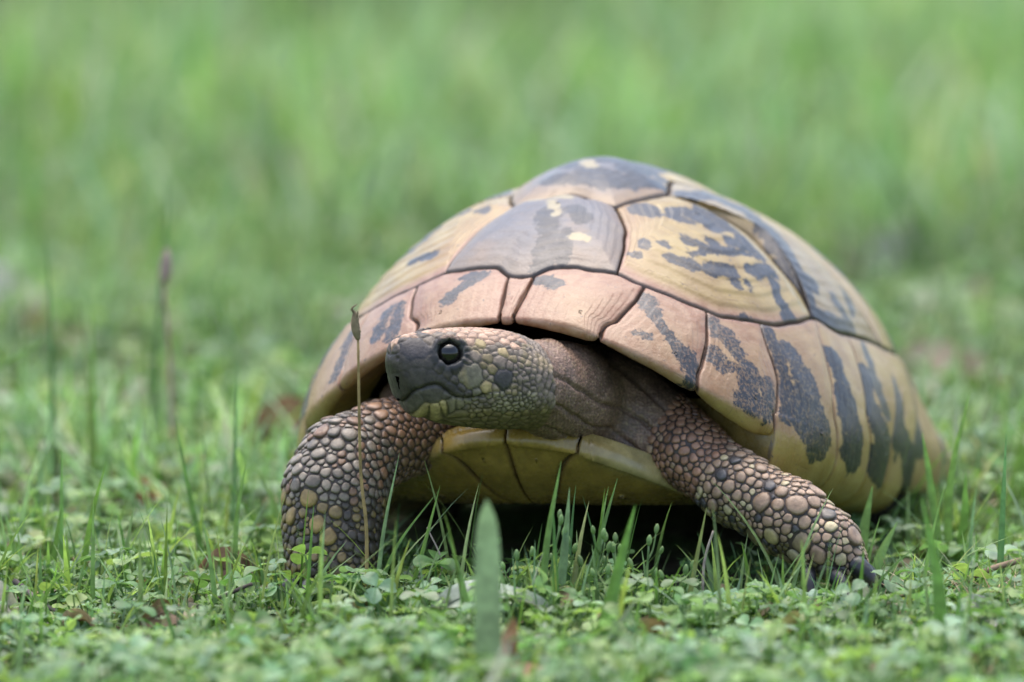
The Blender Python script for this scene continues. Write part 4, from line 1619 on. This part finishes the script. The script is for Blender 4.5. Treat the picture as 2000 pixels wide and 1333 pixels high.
blades(back, P, rng.uniform(1.2, 4.2, n), rng.uniform(.12, .28, n), rng.uniform(.1, .9, n), rng.uniform(0, 6.28, n), tint(P, jit(n, np.concatenate([GREENS, PALE]))), 5)
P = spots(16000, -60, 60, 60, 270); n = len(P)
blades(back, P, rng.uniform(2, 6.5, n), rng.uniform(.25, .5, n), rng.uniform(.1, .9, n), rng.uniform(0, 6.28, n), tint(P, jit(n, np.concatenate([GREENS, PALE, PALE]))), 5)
tag(back.make('meadow_grass', M_GRASS), 'meadow grass behind the tortoise', 'grass', kind='stuff')
# the lawn goes on to the sides
wide = MB()
for x0, x1, y0, y1, n0 in ((-180, -22, -120, 60, 9000), (22, 180, -120, 60, 9000), (-22, 22, -150, -32, 5000), (-220, -60, 60, 320, 7000), (60, 220, 60, 320, 7000), (-220, 220, 270, 420, 9000)):
    P = spots(n0 * 2 // 3, x0, x1, y0, y1); n = len(P)
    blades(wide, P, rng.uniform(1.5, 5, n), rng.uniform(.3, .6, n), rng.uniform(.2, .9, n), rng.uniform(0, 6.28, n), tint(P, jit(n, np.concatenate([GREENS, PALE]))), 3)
for x0, x1, y0, y1, n0 in ((-70, -21, -60, 70, 4500), (21, 70, -60, 70, 4500), (-40, 40, -70, -30, 2600)):
    P = spots(n0 // 2, x0, x1, y0, y1); add_clovers(wide, P, CL_FAR, CQ_FAR, .4, .95, .4, 1.6, pal=np.concatenate([CLOV, PALE]))
tag(wide.make('lawn_grass', M_GRASS), 'grass of the surrounding lawn', 'grass', kind='stuff')
# dry bits between the plants
lit = MB()
P = spots(2600, -25, 25, -22, 40); n = len(P)
hh2 = rng.uniform(.05, .5, n)
az = rng.uniform(0, 6.28, n); ln_ = rng.uniform(.5, 2.2, n)
E2 = P + np.stack([np.cos(az) * ln_, np.sin(az) * ln_, rng.uniform(0, .5, n)], -1)
stems(lit, P + [0, 0, .15], E2 + [0, 0, .15], .035, jit(n, DRYC, .35))
P = spots(1500, -28, 28, -24, 90)
scatter(lit, RO_LO[:12], RQ_LO[:6], P + [0, 0, .45], rng.uniform(.5, 1.3, len(P)), rand_rot(len(P), .6), jit(len(P), DRYC * .8, .25))
tag(lit.make('straw_litter', M_DRY), 'dry straw and leaf scraps between the weeds', 'litter', kind='stuff')
# ------------------------------------------------------------------ single plants and scraps that can be told apart
def place(name, x, y, label, cat, group=None):
    return tag(empty(name, (x, y, float(gz(x, y)))), label, cat, group)


def base_of(r):
    return ROOTS[r.name][0].copy()


def strip(path, wid, wdir, crease=.3, c=(.15, .27, .08), shade=(.7, 1.15)):
    path = np.asarray(path, float)
    n = len(path)
    wdir = np.asarray(wdir, float); wdir = wdir / np.linalg.norm(wdir)
    tg = np.gradient(path, axis=0); nn = np.cross(tg, wdir); nn /= np.linalg.norm(nn, axis=1)[:, None] + 1e-9
    wid = np.asarray(wid)[:, None] * .5
    V = np.stack([path - wdir * wid, path - wdir * wid * .5 + nn * wid * crease * .6, path + nn * wid * crease,
                  path + wdir * wid * .5 + nn * wid * crease * .6, path + wdir * wid], 1).reshape(-1, 3)
    sh = np.repeat(np.linspace(shade[0], shade[1], n), 5)[:, None]
    return V, grid_quads(n, 5), np.asarray(c) * sh


def blade_thing(name, x, y, tip, w, c, label, cat='grass blade', group=None, bow=(0, 0, 0), wdir=(1, .2, 0), mat=None, prof=1.0):
    """a single blade from the ground at (x,y) to the point tip"""
    r = place(name, x, y, label, cat, group)
    b = base_of(r); tip = np.array(tip, float)
    path = catmull([b - [0, 0, .2], b * .5 + tip * .5 + np.array(bow), tip], 16)
    t = np.linspace(0, 1, 16)
    wid = w * (np.minimum(1, .6 + t * 1.6) * (1 - t ** (2.2 * prof)) + .04)
    V, q, C = strip(path, wid, wdir, .35, c)
    build('blade', V, [q], mat or M_GRASS, r, r, C)
    return r


def clover_plant(x, y, h, size, az, where, lean=(0, 0), c=(.18, .31, .16), tilt=.35):
    r = place('clover_plant', x, y, 'three-leaved clover ' + where, 'clover', 'clover plants around the tortoise')
    b = base_of(r); top = b + np.array([lean[0], lean[1], h])
    V, q, t = tube(catmull([b - [0, 0, .1], b * .5 + top * .5 + [.1, 0, 0], top], 8), np.linspace(.045, .03, 8), 6)
    build('stem', V, [q, t], M_LEAF, r, r, np.tile(np.array(c) * .85, (len(V), 1)))
    L, Q = leaflet(11, 9, notch=.08, fold=.2, curl=.1)
    R = rand_rot(1, tilt)[0]
    for k in range(3):
        W_ = rotz(L + [.05, 0, 0], az + k * 2.094) * size
        v = np.abs(np.tile(np.linspace(-1, 1, 9), 11))[:, None]
        C = np.array(c) * (.85 + .25 * v) * random.uniform(.88, 1.12)
        build('leaflet', W_ @ R.T + top, [Q], M_LEAF, r, r, C)
    return r


for a in [
        (-5.55, -5.2, 1.75, .62, .6, 'standing just before the foot with yellow spots'),
        (-5.0, -6.0, 1.1, .55, 1.9, 'lower than its neighbour before the foot with yellow spots'),
        (-10.3, -3.6, 1.5, .75, .2, 'with the widest leaflets near the grey twig'),
        (-10.9, -4.4, .95, .6, 1.1, 'short, in front of the wide-leaved clover by the grey twig'),
        (-9.4, -3.0, 1.2, .55, 2.2, 'between the wide-leaved clover and the spotted leg'),
        (-12.9, 6.6, 1.9, .75, .4, 'tall, out in the weeds beyond the grey twig'),
        (-12.2, 7.2, 1.6, .6, 1.5, 'smaller, next to the tall clover in the weeds'),
        (-4.1, -6.6, 1.5, .62, .9, 'at the foot of the thin tan stalk'),
        (-2.3, -5.4, 1.5, .62, 2.0, 'between the thin tan stalk and the budding weeds'),
        (9.0, -6.9, .9, .68, .1, 'in front of the clawed foot under the big claw'),
        (9.9, -6.2, .8, .5, 1.4, 'small, just beyond the tip of the big claw'),
        (12.4, -5.0, 1.2, .7, .8, 'in the dry straw tuft'),
        (13.6, -2.2, 1.5, .7, 2.4, 'behind the dry straw tuft'),
        (-7.2, -5.6, 1.3, .62, 1.2, 'near the dark short twig'),
        (3.6, -7.6, 1.1, .55, .3, 'small, in front of the budding weeds'),
        (-14.5, -2.0, 1.5, .65, 1.0, 'at the edge of the clover beside the bleached leaf'),
]:
    clover_plant(*a, lean=(random.uniform(-.3, .3), random.uniform(-.3, .2)), c=CLOV[random.randrange(len(CLOV))] * random.uniform(.9, 1.15))

# the dry stalk in front of the left front leg
r = place('dry_grass_stalk', -3.95, -6.3, 'thin tan dry grass stalk rising in front of the shell beside the head', 'grass stalk')
b = base_of(r); tp = np.array([-4.15, -6.1, 7.55])
pth = catmull([b - [0, 0, .2], b + [.02, 0, 2.5], b * .45 + tp * .55 + [-.03, 0, 0], tp], 18)
V, q, t = tube(pth, np.linspace(.055, .035, 18), 8)
build('stalk', V, [q, t], M_DRY, r, r, np.tile([.34, .24, .10], (len(V), 1)))
sh_ = catmull([tp, tp + [-.07, .02, .35], tp + [-.10, .03, .80]], 12)
V, q, t = tube(sh_, .11 * np.sin(np.linspace(.35, 3.05, 12)) ** .8 + .01, 8)
build('seed_head', V, [q, t], M_DRY, r, r, np.tile([.25, .19, .11], (len(V), 1)))
for k in range(5):
    s0 = sh_[2 + 2 * k]
    V, q, t = tube(catmull([s0, s0 + [random.choice((-1, 1)) * .07, -.04, .14], s0 + [random.choice((-1, 1)) * .08, -.05, .26]], 6), [.03, .04, .04, .03, .02, .005], 6)
    build('husk', V, [q, t], M_DRY, r, r, np.tile([.30, .23, .14], (len(V), 1)))

G1, G2, G3 = (.17, .29, .10), (.13, .25, .07), (.22, .33, .19)
blade_thing('grass_blade', -3.75, -5.6, (-3.05, -5.4, 4.35), .13, G3, 'thin pale grass blade leaning past the dry stalk, its tip over the plastron', bow=(-.1, 0, 0))
blade_thing('grass_blade', -3.9, -5.8, (-2.0, -5.6, 3.35), .13, G1, 'grass blade arching low across the front of the plastron', bow=(-.25, 0, .1))
blade_thing('grass_blade', -3.0, -5.2, (-1.95, -5.3, 3.45), .14, (.2, .33, .10), 'green grass blade with kinked tip before the yellow plastron', bow=(.05, 0, 0))
blade_thing('grass_blade', -5.6, -6.6, (-5.35, -6.4, 3.1), .12, G2, 'short upright blade before the front leg with yellow spots')
blade_thing('grass_blade', -.60, -19.0, (-.64, -18.8, 5.2), .66, (.22, .30, .20), 'broad pale blurred grass blade in front of the plastron seam', prof=4.5, wdir=(1, .05, 0))
blade_thing('grass_blade', .75, -8.0, (1.32, -7.8, 4.5), .22, G1, 'upright grass blade in front of the dark gap under the plastron', bow=(-.1, 0, 0))
blade_thing('grass_blade', 1.15, -7.4, (1.55, -7.2, 3.7), .28, G3, 'wide upright blade next to the budding weed', bow=(.05, 0, 0))
blade_thing('grass_blade', 1.75, -6.4, (2.85, -6.0, 3.75), .18, G1, 'straight green blade slanting over the dark gap under the shell')
blade_thing('grass_blade', 2.2, -12.4, (3.25, -12.2, 4.0), .4, G2, 'blurred broad green blade slanting before the dark gap')
blade_thing('grass_blade', .35, -7.0, (-.9, -6.8, 2.4), .14, G2, 'green blade bending towards the dry stalk')
blade_thing('grass_blade', 4.6, -7.0, (5.25, -6.8, 3.1), .16, (.25, .29, .12), 'half-dry blade in front of the scaly leg', bow=(0, 0, 0))
blade_thing('grass_blade', -13.4, 14.0, (-13.55, 14.2, 7.9), .16, (.09, .18, .08), 'tall dark thin blade rising alone from the meadow', bow=(.08, 0, 0))
blade_thing('grass_blade', -12.2, 12.0, (-12.5, 12.2, 6.3), .13, (.20, .26, .11), 'one of two thin blades side by side in the weeds, the yellowish one', bow=(.12, 0, 0))
blade_thing('grass_blade', -12.1, 12.4, (-12.15, 12.4, 6.2), .17, (.16, .28, .08), 'one of two thin blades side by side in the weeds, the greener one')
blade_thing('grass_blade', -17.0, 15.0, (-13.0, 14.6, 5.0), .42, (.16, .28, .07), 'wide bright blade arching out of the weeds', bow=(-.6, 0, .8), wdir=(.5, .2, .8))
blade_thing('grass_blade', -10.9, 21.0, (-10.2, 22.0, 9.0), .18, (.10, .18, .09), 'tall dark pointed blade behind the pinkish dry stalk')
blade_thing('grass_blade', -7.9, 5.0, (-7.75, 5.2, 5.4), .15, (.14, .25, .13), 'upright blade near the shell edge above brown leaves')
blade_thing('grass_blade', -7.6, -1.6, (-7.3, -1.4, 3.6), .17, G1, 'curved green blade beside the spotted front leg', bow=(-.15, 0, 0))
blade_thing('grass_blade', -8.4, 1.5, (-9.4, 2.0, 4.3), .15, G2, 'narrow blade leaning away from the shell', bow=(-.1, 0, .2))
blade_thing('grass_blade', 12.15, 1.5, (12.75, 1.9, 5.0), .26, (.19, .32, .09), 'bright grass shoot behind the shell flank, the taller one', bow=(-.25, 0, .1))
blade_thing('grass_blade', 12.1, 1.7, (11.4, 1.4, 3.9), .24, (.17, .30, .10), 'bright grass shoot behind the shell flank, bending down', bow=(-.1, 0, .7))
blade_thing('grass_blade', 12.3, 1.2, (12.6, .9, 2.9), .34, (.15, .28, .08), 'broad leaf at the foot of the bright grass shoot', bow=(.1, 0, 0))
blade_thing('grass_blade', 9.6, -.8, (9.95, -.6, 2.7), .42, (.20, .33, .12), 'broad pointed leaf standing behind the clawed foot', bow=(-.1, 0, 0))
blade_thing('grass_blade', 9.7, -1.6, (10.6, -1.8, 1.9), .34, (.21, .34, .16), 'pointed leaf lying out from behind the clawed foot', bow=(0, 0, .2))
blade_thing('grass_blade', 11.2, -15.0, (10.7, -14.6, 4.6), .42, (.14, .27, .07), 'blurred broad blade before the claws', bow=(.2, 0, 0))
blade_thing('grass_blade', 10.9, -4.4, (13.9, -3.6, 1.9), .10, (.19, .31, .09), 'thin blade arching over the dry tuft', bow=(-.2, 0, .35), wdir=(0, 1, .3))
blade_thing('grass_blade', 13.3, -3.4, (13.5, -3.2, 4.6), .2, (.12, .25, .11), 'upright dark green blade among the straw tuft')

# pinkish dry stalk with a fluffy head behind
r = place('dry_grass_stalk', -10.0, 17.0, 'tall pinkish dry stalk with a fluffy seed head in the weeds', 'grass stalk')
b = base_of(r); tp = b + [-.25, .3, 6.2]
V, q, t = tube(catmull([b - [0, 0, .2], b * .5 + tp * .5 + [.1, 0, 0], tp], 14), np.linspace(.08, .05, 14), 8)
build('stalk', V, [q, t], M_DRY, r, r, np.tile([.40, .28, .22], (len(V), 1)))
V, q, t = tube(catmull([tp, tp + [.06, 0, .5], tp + [.1, 0, 1.1]], 12), .17 * np.sin(np.linspace(.3, 3.0, 12)) ** .8 + .01, 8)
build('seed_head', V, [q, t], M_DRY, r, r, np.tile([.40, .29, .26], (len(V), 1)))


# budding weed in the middle
def bud(p, d, s, c, r, nm='bud'):
    d = np.array(d) / np.linalg.norm(d)
    V, q, t = tube([p + d * s * k for k in np.linspace(0, 1, 9)], s * .25 * np.sin(np.linspace(.25, 2.95, 9)) ** .8 + .004, 8)
    build(nm, V, [q, t], M_LEAF, r, r, np.tile(c, (len(V), 1)))


def sprig(x, y, h, n, label, lean=(0, 0)):
    r = place('budding_weed', x, y, label, 'weed', 'budding weeds before the dark gap')
    b = base_of(r); top = b + np.array([lean[0], lean[1], h])
    pth = catmull([b - [0, 0, .1], b * .5 + top * .5 + [random.uniform(-.15, .15), 0, 0], top], 12)
    V, q, t = tube(pth, np.linspace(.055, .03, 12), 6)
    build('stem', V, [q, t], M_LEAF, r, r, np.tile([.20, .31, .12], (len(V), 1)))
    bud(top, (lean[0] * .3, 0, 1), .30, (.26, .38, .16), r)
    for k in range(n):
        i = 3 + int(8 * k / max(1, n))
        a = k * 2.4 + random.random()
        o = np.array([math.cos(a) * .42, math.sin(a) * .3, .55 + .2 * random.random()])
        e = pth[i] + o
        V, q, t = tube(catmull([pth[i], pth[i] + o * [.65, .65, .4], e], 7), np.linspace(.035, .022, 7), 5)
        build('branch', V, [q, t], M_LEAF, r, r, np.tile([.19, .30, .11], (len(V), 1)))
        bud(e, o * [.5, .5, 1], random.uniform(.22, .32), np.array([.26, .37, .15]) * random.uniform(.85, 1.15), r)
        L, Q = leaflet(6, 5, notch=-.12, fold=.25, curl=.15, wmax=.2)
        W_ = rotz(L, a + 1.6) * random.uniform(.4, .65)
        W_[:, 2] += W_[:, 0] * .8
        build('leaf', W_ + pth[i], [Q], M_LEAF, r, r, np.tile(np.array([.20, .32, .12]) * random.uniform(.85, 1.1), (len(W_), 1)))
    return r


for *a, w in [(1.0, -7.0, 2.6, 4, 'tallest, beside the upright grass blade'), (1.55, -6.6, 2.0, 4, 'beside the wide upright blade'), (2.1, -6.9, 2.3, 5, 'with the most buds'),
              (2.75, -6.4, 1.9, 4, 'at the tip of the slanting blade'), (3.4, -6.8, 2.2, 4, 'on the side of the scaly leg'), (.2, -7.3, 1.7, 3, 'on the side of the thin tan stalk'),
              (4.3, -6.3, 1.4, 3, 'short, under the scaly leg'), (2.45, -8.0, 1.5, 3, 'short, standing out in front of the others')]:
    sprig(*a, 'weed with pale green buds, ' + w, lean=(random.uniform(-.25, .45), random.uniform(-.2, .2)))


# rosette with lobed leaves at the right
def lobed_leaf(r, base, az, elev, L, c, wid=.42, teeth=5, bend=.3):
    n, m = 31, 7
    t = np.linspace(0, 1, n)
    tri = np.abs((t * teeth) % 1 - .35)
    w = wid * np.sin(np.pi * np.clip(t * .93 + .05, 0, 1)) ** .75 * (1.15 - .75 * tri / .65)
    V = []
    for i in range(n):
        for v in np.linspace(-1, 1, m):
            V.append((L * (t[i] - .06 * abs(v)), v * w[i] * L, .16 * abs(v) * w[i] * L * 2 - bend * t[i] ** 2 * L * .5 + .02 * math.sin(9 * v + 14 * t[i])))
    V = np.array(V)
    ce, se = math.cos(elev), math.sin(elev)
    V = np.stack([V[:, 0] * ce - V[:, 2] * se, V[:, 1], V[:, 0] * se + V[:, 2] * ce], -1)
    C = np.array(c) * (.85 + .3 * np.abs(np.tile(np.linspace(-1, 1, m), n)))[:, None]
    build('leaf', rotz(V, az) + base, [grid_quads(n, m)], M_LEAF, r, r, C)


r = place('leaf_rosette', 6.7, -7.2, 'leaf rosette with toothed grey-green leaves before the scaly leg', 'weed')
b = base_of(r) + [0, 0, .45]
for az, el, L, c in ((.15, .42, 2.1, (.24, .36, .25)), (1.0, .55, 1.7, (.22, .36, .20)), (2.3, .5, 1.5, (.20, .34, .13)), (3.1, .45, 2.0, (.21, .36, .20)), (4.2, .4, 1.7, (.22, .38, .14)), (5.3, .42, 1.8, (.24, .38, .20)), (1.7, .9, 1.3, (.2, .36, .12))):
    lobed_leaf(r, b, az, el, L, c)
r = place('leaf_rosette', 4.9, -9.6, 'low rosette of toothed bright green leaves out in the clover', 'weed')
b = base_of(r) + [0, 0, .4]
for az, el, L, c in ((.4, .4, 1.7, (.22, .36, .14)), (1.7, .5, 1.6, (.2, .34, .12)), (2.9, .4, 1.8, (.24, .37, .2)), (4.1, .45, 1.7, (.22, .36, .14)), (5.2, .4, 1.6, (.25, .38, .2))):
    lobed_leaf(r, b, az, el, L, c)


# fallen leaves
def fallen(x, y, z, L, W_, az, tilt, c, label, roll=.3, name='dry_leaf'):
    r = place(name, x, y, label, 'leaf')
    b = base_of(r) + [0, 0, z]
    n, m = 17, 9
    V, C = [], []
    for t in np.linspace(0, 1, n):
        w = W_ * math.sin(math.pi * min(1, t * .96 + .03)) ** .7
        for v in np.linspace(-1, 1, m):
            V.append((L * (t - .5), v * w * .5, roll * (v * v) * w + .12 * L * math.sin(3 * t) - .04 * L * math.cos(7 * t + 2 * v)))
            C.append(np.array(c) * (.8 + .3 * abs(v) - (.3 if abs(v) < .05 else 0)))
    V = np.array(V)
    ct, st = math.cos(tilt), math.sin(tilt)
    V = np.stack([V[:, 0], V[:, 1] * ct - V[:, 2] * st, V[:, 1] * st + V[:, 2] * ct], -1)
    o = build('leaf_blade', rotz(V, az) + b, [grid_quads(n, m)], M_DRY, r, r, np.array(C))
    mid = np.array([V[i * m + m // 2] for i in range(n)]) + [0, 0, .015]
    Vt, q, t = tube(rotz(np.concatenate([mid[:1] - [.35, 0, 0], mid]), az) + b, np.linspace(.035, .012, n + 1), 5)
    build('midrib', Vt, [q, t], M_DRY, r, r, np.tile(np.array(c) * .75, (len(Vt), 1)))


fallen(-6.6, 21.5, .9, 3.4, 2.2, .4, .9, (.26, .13, .085), 'curled reddish-brown leaf lying in the weeds beside the shell')
fallen(-10.6, 12.5, .5, 2.0, 1.3, 1.0, .5, (.32, .15, .07), 'small orange-brown leaf scrap among the clover')
fallen(-7.9, -1.4, .7, 1.6, 1.1, .3, 1.0, (.30, .17, .13), 'pinkish brown leaf standing up by the spotted leg')
fallen(-13.7, -7.6, .5, 2.4, 1.8, 1.3, .8, (.50, .44, .38), 'pale bleached leaf with ribbed edge in the clover gap')
fallen(-9.6, -9.0, .9, 2.0, .8, 1.2, 1.1, (.17, .11, .06), 'dark brown leaf standing on edge in the clover')
fallen(-11.6, -8.4, .5, 1.6, .9, 2.3, .5, (.38, .25, .18), 'tan pink leaf scrap beside the dark leaf on edge')
fallen(-.35, -17.6, .9, 2.0, 1.7, 1.2, 1.0, (.36, .19, .13), 'blurred reddish leaf standing in the foreground weeds', roll=.5)
fallen(-.6, -9.4, .8, 3.2, 1.3, -.15, .3, (.34, .38, .30), 'large pale silvery green leaf lying flat in the clover', roll=.15)
fallen(-17.2, 47.0, .9, 4.2, 3.0, .3, .7, (.55, .50, .46), 'whitish bleached leaf far out in the weeds')
fallen(-15.0, 42.0, .6, 4.0, 2.2, 2.0, .5, (.40, .28, .22), 'pinkish tan leaf next to the whitish leaf in the weeds')
fallen(12.5, -9.5, .5, 1.8, 1.3, .5, .6, (.46, .42, .40), 'grey bleached leaf scrap by the dry tuft')
fallen(3.9, -11.6, .4, 1.8, 1.1, 2.4, .4, (.34, .22, .13), 'small brown leaf scrap between the rosettes')
fallen(13.5, 34.0, .6, 4.0, 2.4, .2, .5, (.36, .27, .20), 'tan leaf patch behind the shell flank')
fallen(-8.9, 84.0, 1.0, 4.2, 3.2, .3, .7, (.38, .36, .24), 'pale tan leaf out in the far meadow')
fallen(13.2, 62.0, 1.0, 3.2, 2.6, .3, .9, (.36, .34, .33), 'greyish leaf out in the far meadow')


def twig(pts, r0, r1, c, label):
    pts = np.array(pts, float)
    r = place('twig', pts[0][0], pts[0][1], label, 'twig')
    pts[:, 2] += gz(pts[:, 0], pts[:, 1])
    pth = catmull(pts, 20)
    pth = pth + .03 * (np.stack([vnoise(pth, 2.2, k) for k in (1, 2, 3)], -1) - .5)
    V, q, t = tube(pth, np.linspace(r0, r1, 20), 8)
    build('stick', V, [q, t], M_TWIG, r, r, np.tile(c, (len(V), 1)))


twig([(-13.6, -3.4, .9), (-12.9, -4.4, .6), (-12.2, -5.4, .4)], .09, .06, (.13, .11, .10), 'grey twig slanting through the clover gap')
twig([(-8.5, -7.2, .9), (-7.8, -7.0, 1.1), (-7.0, -6.8, 1.35)], .07, .05, (.07, .055, .045), 'dark short twig lying over the weeds')
twig([(11.9, -4.6, .8), (12.9, -4.2, 1.2), (13.9, -3.9, 1.45)], .08, .09, (.24, .17, .11), 'brown broken twig sticking out of the dry tuft')
twig([(9.9, -6.6, .7), (11.0, -8.2, .7), (11.9, -10.2, .6)], .06, .045, (.38, .31, .26), 'pale bent stalk lying below the claws')
twig([(5.15, -5.6, .2), (5.2, -5.5, 1.6), (5.45, -5.6, 2.6)], .045, .03, (.42, .34, .28), 'pale dry stem standing under the scaly leg')
twig([(-2.4, -5.2, .3), (-1.9, -5.1, 1.3), (-2.3, -5.2, 2.4)], .03, .02, (.38, .29, .25), 'hair-thin dry stem under the plastron')

# tuft of dry straw at the right
tf = MB()
n = 260
P = np.stack([rng.normal(12.4, 1.1, n), rng.normal(-5.2, 1.6, n), 0 * np.zeros(n)], -1); P[:, 2] = gz(P[:, 0], P[:, 1])
blades(tf, P, rng.uniform(.5, 1.9, n), rng.uniform(.04, .08, n), rng.uniform(.3, 1.6, n), rng.uniform(0, 6.28, n), jit(n, DRYC[:3], .3), 7)
tag(tf.make('straw_tuft', M_DRY), 'tuft of dry grey straw beside the clawed foot', 'straw', kind='stuff')
